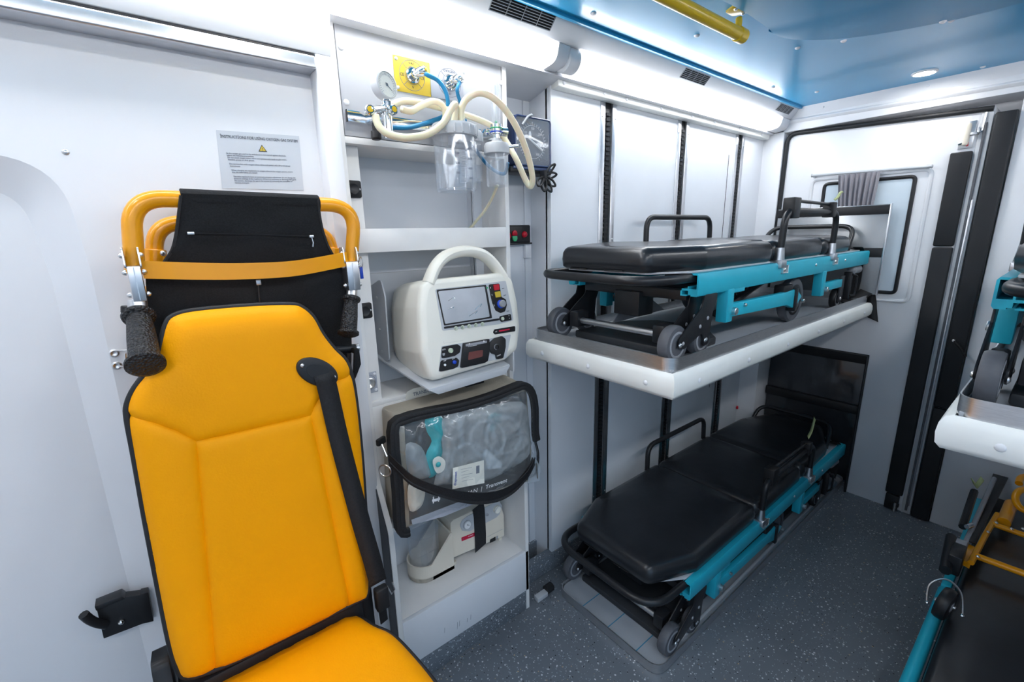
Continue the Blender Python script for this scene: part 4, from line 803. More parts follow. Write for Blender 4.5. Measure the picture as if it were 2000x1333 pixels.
part('hinge_cover', m_blackp, seat, g_box(-.105, .275, .985, 1.075, .45, .56, .01)); part('seat_pan', m_blackm, seat, g_box(-.10, .30, .50, 1.02, .36, .41, .01)); part('pedestal', m_blackm, seat, g_box(-.02, .22, .62, .98, .02, .37, .01)); part('floor_plate', m_blackm, seat, g_box(-.06, .26, .58, 1.02, 0, .02, .004))
part('recliner_cover', m_blackp, seat, g_prism(fillet([(.272, y, z) for y, z in ((1.00, .43), (1.09, .43), (1.10, .62), (1.03, .66), (1.0, .58))], .02, 4, True), (.03, 0, 0), .004))
part('recliner_cover', m_blackp, seat, g_prism(fillet([(-.14, y, z) for y, z in ((1.00, .43), (1.09, .43), (1.10, .60), (1.03, .62), (1.0, .56))], .02, 4, True), (.03, 0, 0), .004))
# seat belt
c = s2(612, 724); ax = Vector((s2(650, 742)[0]-s2(574, 707)[0], s2(650, 742)[1]-s2(574, 707)[1])); la_ = ax.length/2; ax.normalize(); ay = Vector((-ax.y, ax.x))
ell = lambda f, h: [s3(c[0]+ax.x*math.cos(t)*la_*f+ay.x*math.sin(t)*la_*.60*f, c[1]+ax.y*math.cos(t)*la_*f+ay.y*math.sin(t)*la_*.60*f, h) for t in [2*pi*k/28 for k in range(28)]]
bg = part('belt_guide', m_blackp, seat, g_prism(ell(1.0, .026), SN*.014, .004, 3)); part('guide_slot', m_black, bg, g_prism(ell(.55, .0395), SN*.002)); q = s2(582, 711); part('guide_screw', m_steel, bg, g_dome(s3(q[0], q[1], .040), SN, .0045, .003, 10)); q = s2(643, 733); part('guide_screw', m_steel, bg, g_dome(s3(q[0], q[1], .040), SN, .0045, .003, 10))
bl = [s3(*s2(x, y), h) for x, y, h in ((618, 722, .036), (624, 735, .044), (631, 760, .042), (650, 840, .039), (672, 925, .039), (695, 1010, .039), (716, 1080, .037), (730, 1128, .030))]
wv = s3(*s2(648, 733), 0)-s3(*s2(606, 744), 0); part('seat_belt', m_web, seat, g_ribbon(spline(bl, 5), wv*.88, .002), angle=180)
k0 = s3(*s2(733, 1135), .028); part('belt_tongue', m_greypl, seat, g_box(-.034, .034, -.005, .005, -.008, .008, .003)); seat.children[-1].data.transform(Matrix.Translation(k0) @ Matrix.Rotation(math.radians(-32), 4, 'Y')); part('buckle', m_blackp, seat, g_box(k0.x-.012, k0.x+.022, k0.y-.004, k0.y+.02, k0.z-.075, k0.z-.012, .005)); part('buckle_loop', m_steel, seat, g_tube([k0+Vector(p) for p in ((.02, .004, -.015), (.03, .004, -.045), (.04, .004, -.035), (.035, .004, -.012))], .002, 6)); part('belt_anchor', m_web, seat, g_ribbon([k0+Vector((.004, .012, -.06)), k0+Vector((.012, .03, -.14))], (.02, 0, .005), .003))

# ================================================================== FOLDED STAIR CHAIR
ev = thing('stair_chair', 'folded yellow evacuation chair with black canvas back hanging behind the seat', 'evacuation chair', (.17, 1.17, .75))
YE = 1.150; A = lambda x, y, d=YE: at(x, y, 'y', d)
part('handle_hoop', m_yelpaint, ev, g_tube(fillet([A(264, 535), A(254, 386), A(694, 402), A(686, 512)], .062, 10), .0165, 14)); part('rear_hoop', m_yelpaint, ev, g_tube(fillet([A(306, 560, 1.205), A(299, 432, 1.205), A(650, 452, 1.205), A(648, 560, 1.205)], .06, 10), .0155, 14))
parts('hoop_collar', m_yelpaint, ev, g_cyl(A(303, 515, 1.205), A(302, 487, 1.205), .020, 16), g_cyl(A(648, 512, 1.205), A(649, 484, 1.205), .020, 16)); parts('collar_screw', m_steel, ev, g_dome(A(318, 495, 1.186), (.6, -.8, 0), .006, .004, 8))
fb = part('upper_canvas', m_fabric, ev, g_cyl(A(353, 388), A(622, 398), .0195, 16), g_fill([(p.x, p.z) for p in [A(x, y, 1.13) for x, y in ((354, 378), (488, 383), (621, 388), (624, 420), (630, 450), (640, 480), (655, 506), (500, 516), (320, 514), (337, 488), (345, 455), (349, 415))]], lambda x, z: .003*math.sin(x*40)*math.sin(z*60), lambda x, z, h: (x, 1.13+h+(1.545-z)*.12, z), .015), angle=60)
part('lower_canvas', m_fabric, ev, g_fill([(p.x, p.z) for p in [A(x, y, 1.15) for x, y in ((283, 525), (480, 530), (678, 512), (684, 600), (688, 690), (690, 800), (330, 830), (296, 760), (290, 640))]], lambda x, z: .004*math.sin(x*30+z*20), lambda x, z, h: (x, 1.150+h, z), .02), angle=60)
zy = 1.1435; zp = [A(372, 456, 1.138), A(490, 458, 1.138), A(607, 462, 1.138)]; part('zip', m_blackp, fb, g_tube([p+Vector((0, -.004+(1.545-1.13)*0, 0)) for p in zp], .0016, 5)); part('zip_pull', m_steel, fb, g_box(zp[0].x-.006, zp[0].x+.006, zp[0].y-.012, zp[0].y-.004, zp[0].z-.003, zp[0].z+.003, .001)); part('zip_pull', m_steel, fb, g_box(zp[2].x-.006, zp[2].x+.004, zp[2].y-.012, zp[2].y-.004, zp[2].z-.003, zp[2].z+.003, .001)); part('zip_cord', m_steel, fb, g_tube([zp[2]+Vector((-.001, -.010, -.003)), zp[2]+Vector((.001, -.010, -.014)), zp[2]+Vector((-.001, -.010, -.024))], .0016, 6))
for ex in (0, 1): part('hem', m_web, fb, g_tube(spline([A(*((x, y)[:2]), 1.132+k*.004) for k, (x, y) in enumerate(((354, 382), (350, 415), (345, 455), (337, 488), (321, 513)) if not ex else ((621, 390), (624, 420), (630, 450), (640, 480), (654, 505)))], 4), .0035, 6))
z2 = A(504, 550, 1.143); part('zip', m_blackp, ev, g_tube([z2, A(508, 600, 1.143)], .0022, 5)); part('zip_pull', m_steel, ev, g_box(z2.x-.005, z2.x+.005, z2.y-.006, z2.y, z2.z-.008, z2.z+.004, .001))
cbp = [A(278, 527, 1.125), A(380, 530, 1.105), A(480, 530, 1.098), A(580, 524, 1.105), A(678, 506, 1.125)]; part('cross_strap_bar', m_yelpaint, ev, g_ribbon(spline(cbp, 5), (0, 0, .034), .004), angle=60)
m_grip = mat('knobbed_rubber', (.013, .013, .015), .45, var=.2); nt = m_grip.node_tree; vo = nt.nodes.new('ShaderNodeTexVoronoi'); vo.inputs['Scale'].default_value = 210; tcn = nt.nodes.new('ShaderNodeTexCoord'); bpn = nt.nodes.new('ShaderNodeBump'); bpn.inputs['Strength'].default_value = .9; bpn.inputs['Distance'].default_value = .004; bpn.invert = True
nt.links.new(tcn.outputs['Object'], vo.inputs['Vector']); nt.links.new(vo.outputs['Distance'], bpn.inputs['Height']); nt.links.new(bpn.outputs[0], nt.nodes['Principled BSDF'].inputs['Normal'])
def handle(tl, br, t0, g0, g1, y0, y1, sc):
    a, b = A(*tl, y0), A(*br, y0); cx = (a.x+b.x)/2
    k = part('bracket', m_alu, ev, g_box(a.x, b.x, y0, y0+.040, b.z, a.z, .0015)); part('bracket_fold', m_steel, k, g_box(cx-.0008, cx+.0008, y0-.001, y0+.001, b.z+.002, a.z-.002, 0))
    for s, x in ((-1, a.x), (1, b.x)):
        part('lug', m_alu, k, g_prism(fillet([(x, y0+q, a.z+e) for q, e in ((.002, -.004), (.038, -.004), (.034, .035), (.008, .035))], .006, 4, True), (s*.003, 0, 0), .0005))
        for e in (.020, -.012, a.z and -(a.z-b.z)+.012): part('bolt', m_steel, k, g_dome((x+s*.003, y0+.014, a.z+e), (s, -.3, 0), .0055, .006, 10))
    p0, q0, q1 = A(*t0, y0+.018), A(*g0, y0+.010), A(*g1, y1); d = (q1-q0).normalized(); L_ = (q1-q0).length
    part('grip_tube', m_steel, ev, g_cyl(p0, q0, .0155*sc, 16)); part('grip', m_grip, ev, g_lathe([(.016, -.004), (.026, 0), (.0275, .003), (.026, .008), (.0195, .012), (.0205, .03), (.0225, L_*.5), (.0235, L_-.018), (.0225, L_-.014), (.030, L_-.010), (.030, L_-.004), (.022, L_)] if sc == 1 else [(r*sc, h) for r, h in [(.016, -.004), (.026, 0), (.0275, .003), (.026, .008), (.0195, .012), (.0225, L_*.5), (.0235, L_-.018), (.0225, L_-.014), (.030, L_-.010), (.030, L_-.004), (.022, L_)]], q0, d, 24))
handle((246, 521), (288, 588), (268, 586), (271, 616), (285, 717), 1.105, 1.000, 1); handle((676, 512), (705, 566), (688, 562), (686, 582), (680, 656), 1.115, 1.085, .84)
part('fold_arm', m_blackm, ev, g_cyl(A(640, 684, 1.158), A(694, 680, 1.158), .011, 12)); part('fold_arm_cap', m_alu, ev, g_cyl(A(694, 680, 1.158), A(701, 679, 1.158), .011, 12)); part('fold_strut', m_greypl, ev, g_tube([A(690, 690, 1.135), A(688, 770, 1.135)], .006, 8)); part('fold_strut', m_blackm, ev, g_tube([A(681, 690, 1.14), A(676, 770, 1.14)], .008, 8))
part('pouch', m_fabric, ev, g_prism([A(x, y, 1.125) for x, y in ((692, 682), (702, 682), (706, 712), (696, 738), (690, 748))], (0, .03, 0), .003)); part('lower_frame', m_yelpaint, ev, g_tube([A(300, 560, 1.19), A(320, 900, 1.19)], .014, 10)); part('lower_frame', m_yelpaint, ev, g_tube([A(676, 560, 1.19), A(675, 860, 1.19)], .014, 10)); part('key_tag', m_bluebtn, ev, g_box(A(706, 528, 1.14).x-.004, A(706, 528, 1.14).x+.004, 1.14, 1.144, A(706, 545, 1.14).z, A(706, 522, 1.14).z, .001)); part('tag_ring', m_steel, ev, g_ring(A(705, 512, 1.14), (1, 0, 0), .012, .0014, 16, 5)); part('wall_peg', m_blackm, ev, g_cyl((.0, 1.19, 1.30), (.0, YD, 1.30), .008)); part('wall_peg', m_blackm, ev, g_cyl((.33, 1.19, 1.30), (.33, YD, 1.30), .008)); part('hook_end', m_blackp, ev, g_cyl(A(247, 598, 1.15), A(247, 612, 1.15), .009, 12))
# wire hook and door lock on the side door
wh = thing('wire_clip', 'bent wire clip screwed to the white door beside the rubber grip', 'clip', A(240, 700, YD)); 
for a, b in ((223, 690), (228, 714)): part('clip_screw', m_steel, wh, g_lathe([(.0085, 0), (.0085, .004), (.006, .006), (.003, .004)], A(a, b, YD), (0, -1, 0), 16))
part('wire', m_steel, wh, g_tube(fillet([A(226, 685, YD-.006), A(268, 685, YD-.03), A(268, 688, YD-.03), A(245, 689, YD-.016), A(246, 717, YD-.016), A(268, 718, YD-.03), A(234, 716, YD-.006)], .004, 4), .0018, 6))
dk = thing('door_lock', 'black door lock box with hooked handle low on the side door', 'lock', A(245, 1190, YD))
part('body', m_blackp, dk, g_prism([A(x, y, YD-.001) for x, y in ((190, 1177), (246, 1156), (275, 1152), (275, 1150), (290, 1147), (300, 1203), (278, 1208), (204, 1236))], (0, -.022, 0), .002)); part('top_lip', m_blackm, dk, g_prism([A(x, y, YD-.001) for x, y in ((187, 1170), (238, 1150), (246, 1155), (190, 1178))], (0, -.030, 0), .001)); part('handle', m_blackp, dk, g_tube(spline([A(208, 1222, YD-.03), A(190, 1218, YD-.035), A(175, 1211, YD-.04), (A(163, 1201, YD-.045))], 5), .009, 10)); part('knob', m_chrome, dk, g_dome(A(237, 1215, YD-.023), (0, -1, 0), .007, .008, 12)); part('screw', m_steel, dk, g_dome(A(204, 1179, YD-.023), (0, -1, 0), .0045, .003, 10)); part('torn_edge', m_white, dk, g_prism([A(x, y, YD-.0005) for x, y in ((291, 1150), (296, 1152), (306, 1204), (283, 1212), (276, 1209), (299, 1202))], (0, -.002, 0)))
# ================================================================== DEFIBRILLATOR
DN = Vector((0, -1, .16)).normalized(); DP = Vector((0, 1.088, 1.04)); DUP = Vector((0, .16, 1)).normalized(); DX = Vector((1, 0, 0))
def dp(x, y, h=0): return on(x, y, DP+DN*h, DN)
def dz(u, v, h=0): return dp(840+u*.15755, 530+v*.15755, h)      # finer measuring grid over the front
df = thing('defibrillator', 'cream portable defibrillator monitor on its wall bracket', 'defibrillator', (.74, 1.2, 1.03))
ol = [dp(*p) for p in ((843, 748), (822, 690), (818, 600), (824, 556), (840, 545), (985, 531), (1003, 545), (1013, 590), (1018, 640), (1013, 683), (990, 704))]
cen = sum(ol, Vector())/len(ol); sm = fillet(ol, .03, 4, True)
def ring(sc, h, dzv=0): return [cen+(p-cen)*sc-DN*h+Vector((0, 0, dzv)) for p in sm]
rs = [ring(.88, -.001), ring(.955, .001), ring(.985, .008), ring(1.0, .022), ring(1.0, .10, .002), ring(.985, .18, .004), ring(.95, .215, .006), ring(.88, .23, .01)]
bd = part('body', m_cream, df, g_sweep(None, [r+[r[0]] for r in rs]), (list(rs[0]), [list(range(len(rs[0])))]), (list(rs[-1]), [list(range(len(rs[-1])))]), angle=50)
hp = [dp(*p, -.022) for p in ((836, 556), (850, 522), (872, 500), (905, 491), (938, 496), (962, 515), (982, 544))]
part('handle', m_cream, df, g_sweep(None, [[p+DX*0+o for o in [DN*.026*math.cos(a)+(p-cen).normalized()*.017*math.sin(a) for a in [2*pi*k/14 for k in range(15)]]] for p in spline(hp, 6)]), angle=180)
def plate(nm, m, parent, pts, h0, h1, r=.003, b=0): return part(nm, m, parent, g_prism(fillet([dz(u, v, h0) for u, v in pts], r, 3, True) if r else [dz(u, v, h0) for u, v in pts], DN*(h1-h0), b))
fp = plate('fascia', m_ltgrey, df, ((60, 225), (600, 165), (935, 118), (1010, 480), (1030, 610), (840, 660), (150, 740)), .0005, .0016, .006)
m_scr = mat('screen_glass', (.50, .52, .56), .10, coat=.6, var=.25, vscale=4)
sc_ = plate('screen_frame', m_blackp, df, ((78, 232), (690, 170), (765, 582), (172, 676)), .001, .0032, .003); plate('screen', m_scr, sc_, ((98, 250), (672, 190), (738, 566), (186, 655)), .003, .004, .004)
for pts in (((225, 370), (300, 320), (306, 338)), ((215, 475), (290, 440), (285, 460)), ((555, 480), (640, 405), (620, 440)), ((482, 560), (585, 490), (560, 530))): part('film_crease', m_chrome, sc_, g_tube(spline([dz(u, v, .0042) for u, v in pts], 4), .0007, 5))
bs = plate('button_strip', m_blackp, df, ((170, 690), (850, 585), (850, 610), (175, 716)), .001, .003, .001)
for i in range(5): u, v = 318+i*82, 708-i*13; k = part('soft_key', m_btn, df, g_lathe([(.0060, 0), (.0060, .003), (.0048, .0045)], dz(u, v, .002), DN, 16)); text('F%d' % (i+1), .0055, dz(u, v, .0068), DX+DUP*.15, DUP, m_ink, k)
cp = part('control_strip', m_blackp, df, g_prism(fillet([dz(u, v, .0012) for u, v in ((722, 165), (856, 152), (880, 320), (935, 350), (948, 420), (925, 500), (870, 520), (810, 490), (770, 400), (750, 320))], .006, 4, True), DN*.002))
plate('shock_key', m_red, df, ((782, 170), (848, 160), (856, 230), (792, 240)), .003, .006, .002); plate('charge_key', m_yelplate, df, ((798, 258), (865, 248), (873, 318), (812, 328)), .003, .006, .002)
kn = part('select_knob', m_greypl, df, g_lathe([(.0115, 0), (.0115, .010), (.0095, .013), (.002, .0135)], dz(882, 405, .003), DN, 28)); part('knob_skirt', m_bluebtn, kn, g_lathe([(.0135, 0), (.0135, .004), (.0115, .005)], dz(872, 408, .003), DN, 28))
for s, u, v in (('4', 748, 208), ('3', 768, 296), ('2', 794, 425)): text(s, .0075, dz(u, v, .0036), DX+DUP*.15, DUP, m_whiteink, cp)
for s, u, v in (('Shock', 905, 214), ('Charge', 925, 298), ('Energy', 965, 494)): text(s, .0036, dz(u, v, .0020), DX+DUP*.15, DUP, m_ink, fp)
ps = plate('power_strip', m_blackp, df, ((862, 560), (995, 530), (1008, 608), (880, 630), (852, 600)), .001, .003, .004); part('power_key', m_btn, df, g_lathe([(.0055, 0), (.0055, .003), (.0042, .0045)], dz(897, 590, .003), DN, 16)); parts('pilot_lamp', m_whiteink, ps, g_dome(dz(978, 552, .003), DN, .0014, .001, 8), g_dome(dz(984, 584, .003), DN, .0014, .001, 8)); plate('status_light', m_green, sc_, ((692, 200), (712, 197), (716, 215), (696, 218)), .002, .0036, 0)
nb = plate('badge', m_blackp, df, ((795, 722), (1052, 680), (1052, 745), (800, 786), (776, 760)), .0005, .0022, .004); text('VV', .006, dz(820, 752, .0024), DX+DUP*.15, DUP, m_whiteink, nb); plate('badge_print', m_redink, nb, ((855, 735), (985, 712), (987, 728), (857, 752)), .0022, .0025, 0)
text('RESCUE', .0092, dz(280, 845, .0006), dz(385, 820)-dz(175, 858), DUP, m_ink, df, shear=.3, sx=1.1); text('LIFE', .0068, dz(438, 842, .0006), dz(385, 820)-dz(175, 858), DUP, m_btn, df, shear=.3); part('underline', m_ink, df, g_tube([dz(170, 896, .0006), dz(410, 858, .0006)], .0005, 4), g_tube([dz(170, 896, .0006), dz(168, 868, .0006)], .0005, 4))
lf = plate('lower_fascia', m_ltgrey, df, ((140, 930), (720, 840), (930, 800), (1000, 780), (945, 1070), (100, 1250)), .0002, .0014, .004)
e1 = plate('lead_socket_block', m_blackp, df, ((145, 940), (330, 905), (375, 935), (360, 1010), (300, 1050), (135, 1085)), .001, .005, .006); part('lead_socket', m_btn, e1, g_lathe([(.0075, 0), (.0075, .004), (.0062, .005), (.006, .002)], dz(252, 985, .005), DN, 20)); text('ECG', .0055, dz(172, 972, .0052), DX+DUP*.15, DUP, m_whiteink, e1); plate('symbol', m_greypl, e1, ((150, 1020), (185, 1015), (180, 1045), (158, 1050)), .005, .0054, 0)
e2 = plate('sensor_socket_block', m_blackp, df, ((130, 1110), (320, 1072), (355, 1105), (340, 1180), (280, 1212), (104, 1250)), .001, .005, .006); part('sensor_socket', m_bluebtn, e2, g_lathe([(.0055, 0), (.0055, .005), (.003, .006)], dz(297, 1130, .005), DN, 16)); part('air_port', m_steel, e2, g_cyl(dz(185, 1165, .004), dz(185, 1165, .010), .004, 12)); text('NIBP', .0045, dz(185, 1110, .0052), DX+DUP*.15, DUP, m_whiteink, e2); text('SpO2', .0045, dz(290, 1085, .0052), DX+DUP*.15, DUP, m_whiteink, e2)
pr = plate('printer', m_blackp, df, ((402, 892), (720, 838), (722, 1000), (700, 1110), (665, 1135), (368, 1202)), .001, .009, .004, .001); plate('printer_window', m_oxred, pr, ((480, 1005), (655, 975), (650, 1060), (470, 1105)), .009, .0095, .003); plate('printer_latch', m_greypl, pr, ((440, 905), (700, 860), (700, 890), (440, 935)), .009, .011, .002); parts('printer_dot', m_whiteink, pr, g_dome(dz(487, 902, .011), DN, .002, .001, 8), g_dome(dz(667, 870, .011), DN, .0028, .001, 8)); part('paper_slot', m_whiteink, pr, g_tube([dz(470, 938, .0095), dz(580, 918, .0095)], .0006, 4))
pd = plate('paddle_socket_block', m_blackp, df, ((735, 880), (790, 830), (880, 805), (925, 840), (925, 940), (895, 1080), (808, 1095), (808, 1035), (750, 1020), (722, 960)), .001, .007, .008, .001); part('paddle_socket', m_blackm, pd, g_lathe([(.0085, 0), (.0085, .003), (.0065, .004), (.006, .001)], dz(825, 940, .007), DN, 24)); part('paddle_ring', m_greypl, pd, g_ring(dz(825, 940, .008), DN, .0085, .0008, 24, 6)); text('PADDLE', .0042, dz(852, 1045, .0074), DX+DUP*.15, DUP, m_whiteink, pd)
# its wall bracket
wbk = thing('wall_bracket', 'pale metal bracket cradling the defibrillator', 'bracket', (.74, 1.30, 1.02)); lr = cen-DN*.0
b0_ = dp(845, 757, .004); b1_ = dp(990, 712, .004)
part('cradle', m_ltgrey, wbk, g_prism([b0_+Vector((-.012, 0, -.004)), b1_+Vector((.012, 0, -.004)), Vector((.89, 1.36, 1.065)), Vector((.50, 1.36, 1.085))], (0, 0, -.006), .001)); part('cradle_lip', m_ltgrey, wbk, g_prism([b0_+Vector((-.010, -.001, -.008)), b1_+Vector((.012, -.001, -.008)), b1_+Vector((-.01, -.004, -.030)), b0_+Vector((.015, -.004, -.024))], (0, .003, 0), .0005))
part('side_plate', m_ltgrey, wbk, g_prism(fillet([(.515, y, z) for y, z in ((1.375, 1.30), (1.28, 1.33), (1.26, 1.28), (1.27, 1.08), (1.375, 1.06))], .02, 4, True), (.004, 0, 0))); part('back_plate', m_ltgrey, wbk, g_box(.515, .90, 1.376, 1.384, 1.06, 1.34, .002)); parts('screw', m_steel, wbk, *[g_dome((.515, 1.32, z), (-1, -.2, 0), .005, .003, 8) for z in (1.27, 1.17, 1.10)]); part('lock_lever', m_blackp, wbk, g_box(.70, .77, 1.13, 1.17, .985, 1.02, .003)); part('support_post', m_ltgrey, wbk, g_box(.72, .75, 1.15, 1.376, 1.02, 1.06, .002)); part('side_lug', m_white, wbk, g_prism([Vector((.905, 1.15, z)) for z in (.99, 1.06)]+[Vector((.905, 1.20, 1.06)), Vector((.905, 1.20, .99))], (.006, 0, 0), .001))

# ================================================================== EQUIPMENT BAG
BN = Vector((0, -1, .06)).normalized(); BP = Vector((0, 1.062, .80))
def b3(x, y, h=0): return on(x, y, BP+BN*h, BN)
def bz(u, v, h=0): return b3(700+u*.24, 740+v*.24, h)
bag = thing('equipment_bag', 'beige medical bag with clear front window and black strap in the cabinet', 'bag', (.67, 1.15, .60))
fq = [b3(*p, -.03) for p in ((778, 818), (1030, 752), (1046, 938), (790, 1036))]
bkq = [Vector((fq[0].x-.006, 1.212, .965)), Vector((.912, 1.212, .968)), Vector((.912, 1.212, .604)), Vector((fq[3].x-.004, 1.212, .604))]
V_ = fq+bkq; bm = bmesh.new(); vs = [bm.verts.new(v) for v in V_]
for f in ((0, 1, 2, 3), (7, 6, 5, 4), (4, 5, 1, 0), (3, 2, 6, 7), (0, 3, 7, 4), (2, 1, 5, 6)): bm.faces.new([vs[i] for i in f])
bmesh.ops.recalc_face_normals(bm, faces=list(bm.faces)); _bev(bm, .012, 3); part('body', m_bag, bag, from_bm(bm))
part('inner_lining', mat('dark_lining', (.10, .105, .11), .7, var=.3, vscale=15), bag, g_prism([b3(*p, -.029) for p in ((790, 830), (1025, 765), (1038, 930), (800, 1025))], BN*.002))
wo = [(774, 846), (790, 826), (840, 812), (900, 800), (960, 782), (1005, 764), (1024, 758), (1037, 770), (1043, 800), (1044, 850), (1052, 885), (1050, 915), (1040, 932), (960, 965), (880, 1000), (815, 1030), (800, 1036), (788, 1032), (784, 960)]
w2 = [b3(*p) for p in wo]; w2 = [(p.x, p.z) for p in w2]; ws_ = [(p.x, p.y) for p in spline([(a, b, 0) for a, b in w2], 3, True)]
y_of = lambda z: BP.y+(z-BP.z)*.06
rw = random.Random(3); cre = [(rw.uniform(.45, .9), rw.uniform(.65, .95), rw.uniform(0, pi), rw.uniform(.03, .09)) for _ in range(26)]
def hb(x, z):
    d = seg_dist(x, z, ws_, True); h = .036*(1-math.exp(-d/.05))
    for cx_, cz_, a_, l_ in cre:
        u = (x-cx_)*math.cos(a_)+(z-cz_)*math.sin(a_); v = -(x-cx_)*math.sin(a_)+(z-cz_)*math.cos(a_); h += .0055*math.exp(-(u/l_)**2-(v/.008)**2)
    nz_ = mnoise.ridged_multi_fractal((x*9, z*9, 1.7), 1.0, 2.1, 3, 1.0, 2.0)
    return h+.0045*(nz_-1.1)*min(1, d/.02) if d > 1e-4 else 0
part('clear_window', m_film, bag, g_fill(ws_, hb, lambda x, z, h: (x, y_of(z)-h, z), .006), angle=180)
rim3 = [Vector((x, y_of(z)+.004, z)) for x, z in ws_]; n_ = len(rim3); i0 = min(range(n_), key=lambda i: (rim3[i]-b3(800, 1034)).length); i1 = min(range(n_), key=lambda i: (rim3[i]-b3(1045, 860)).length)
def arcp(i, j):
    out = [rim3[i]]
    while i != j: i = (i+1) % n_; out.append(rim3[i])
    return out
def flatband(path, w, th, outw):
    c = sum(rim3, Vector())/n_; V = []; F = []; m_ = len(path)
    for i, p in enumerate(path):
        t = (path[min(i+1, m_-1)]-path[max(i-1, 0)]).normalized(); o = t.cross(BN).normalized(); o = o if o.dot(p-c) > 0 else -o
        for du, dh in ((-w/2, -.004), (-w/2, th*.7), (-w*.2, th), (0, th*.75), (w*.2, th), (w/2, th*.7), (w/2, -.02)): V.append(p+o*(du+outw)+BN*dh)
    for i in range(m_-1):
        for k in range(6): F.append([i*7+k, i*7+k+1, i*7+8+k, i*7+7+k])
    return V, F
path = arcp(i0, i1); part('zip_band', m_web, bag, flatband(path, .026, .010, .006), angle=50)
part('edge_piping', m_web, bag, g_tube(arcp(i1, i0)[:10], .005, 6))
def pack(nm, m, pts, h, bul, lab=None):
    q = [bz(*p) for p in pts]; q2 = [(p.x, p.z) for p in spline([(p.x, p.z, 0) for p in q], 3, True) for p in [Vector((p.x, p.y))] ] if False else [(p.x, p.y) for p in spline([(p.x, p.z, 0) for p in q], 3, True)]
    return part(nm, m, bag, g_fill(q2, lambda x, z: bul*(1-math.exp(-seg_dist(x, z, q2, True)/.012))+bul*.5*(mnoise.ridged_multi_fractal((x*13, z*13, h*90), 1.0, 2.2, 3, 1.0, 2.0)-1.0)*min(1, seg_dist(x, z, q2, True)/.01), lambda x, z, e: (x, y_of(z)-h-e, z), .0055), angle=180, label=lab)
pack('packet', m_tealpack, ((560, 330), (680, 300), (720, 420), (690, 520), (700, 620), (690, 740), (590, 820), (560, 640), (610, 520), (570, 440)), -.010, .016, 'teal plastic packet')
pack('packet', m_tealpack, ((1080, 320), (1150, 290), (1200, 330), (1120, 440), (1090, 430)), -.016, .010, 'small teal packet')
pack('tubing_bag', m_poly, ((690, 330), (1000, 240), (1330, 190), (1390, 330), (1400, 600), (1250, 740), (1000, 850), (700, 870), (620, 860), (690, 600)), -.004, .020, 'clear polythene bag of tubing')
pack('glove_pack', m_ivory, ((420, 880), (540, 860), (555, 960), (520, 1060), (430, 1090)), -.010, .016, 'beige folded pack'); pack('wipe_pack', m_poly, ((400, 540), (520, 560), (580, 700), (600, 800), (480, 830), (410, 760)), -.008, .016)
pk = pack('pacifier_mask', m_cream, ((590, 650), (640, 620), (690, 660), (680, 730), (630, 760), (600, 720)), .012, .004, 'white mask shape'); part('mask_valve', m_tealpack, pk, g_dome(bz(650, 700, .018), BN, .008, .006, 12))
sh = part('leaflet', m_greyplate, bag, g_prism([bz(*p, .006) for p in ((430, 1150), (800, 1010), (1000, 960), (1010, 990), (700, 1120), (440, 1190))], BN*.001))
lb_ = part('paper_label', m_cream, bag, g_prism([bz(*p, .030) for p in ((768, 728), (1020, 664), (1024, 850), (765, 900))], BN*.001)); text('diaposet', .0125, bz(790, 815, .0315), bz(800, 700)-bz(786, 880), (-1, 0, -.1), m_blueink, lb_)
for i in range(5): part('printed_line', m_inkgrey, lb_, g_tube([bz(835+i*2, 740+i*24, .0314), bz(835+i*2+(60 if i % 2 else 90), 722+i*24, .0314)], .0004, 4))
part('bar_code', m_inkgrey, lb_, g_prism([bz(*p, .0312) for p in ((958, 712), (985, 706), (985, 768), (958, 774))], BN*.0003))
for i, (u, v, l) in enumerate(((1050, 330, 0), (1180, 300, 1), (900, 520, 2))): part('tube_coil', m_poly, bag, g_tube(spline([bz(u+140*math.cos(t), v+160+150*math.sin(t), -.004+.004*math.sin(3*t)) for t in [2*pi*k/14 for k in range(14)]], 3, True), .006, 8, True), angle=180)
wp = part('paper_slip', m_whiteink, bag, g_prism([bz(*p, .006) for p in ((1040, 570), (1170, 690), (1160, 730), (1050, 740), (1020, 600))], BN*.001))
# printing on the window
pd_ = bz(1290, 770)-bz(640, 985)
text('H', .030, bz(632, 985, .040), pd_, (0, 0, 1), m_whiteink, bag, sx=1.15); part('emblem_bar', m_whiteink, bag, g_prism([bz(*p, .040) for p in ((600, 985), (665, 968), (665, 985), (632, 1000), (600, 1002))], BN*.0004)); text('HUMAN  |  Transvent', .0185, bz(1010, 895, .041), pd_, (0, 0, 1), m_whiteink, bag, sx=1.12, shear=.12)
# ring, clip and strap
cl = part('clip', m_blackp, bag, g_box(-.016, .016, -.006, .006, -.010, .010, .004)); cl.data.transform(Matrix.Translation(b3(744, 862, -.035)) @ Matrix.Rotation(.5, 4, 'Z')); part('clip_hook', m_steel, bag, g_tube([b3(746, 868, -.02), b3(756, 892, -.002)], .0025, 6)); part('strap_ring', m_steel, bag, g_ring(b3(752, 920, -.006), (-.75, -.6, 0), .017, .0022, 24, 6))
sp1 = [b3(x, y, h) for x, y, h in ((760, 897, .004), (778, 915, .02), (803, 938, .045), (835, 953, .055), (868, 963, .060), (905, 970, .062), (940, 972, .062), (975, 967, .06), (1005, 952, .055), (1030, 928, .040), (1044, 902, .012))]
part('strap', m_web, bag, g_ribbon(spline(sp1, 5), (0, -.006, .034), .0025), angle=60); sp2 = [p+Vector((0, .004, -.012*math.sin(pi*min(1, max(0, (i-3)/6))))) for i, p in enumerate(sp1)]; part('strap', m_web, bag, g_ribbon(spline(sp2, 5), (0, .012, .022), .0025), angle=60)
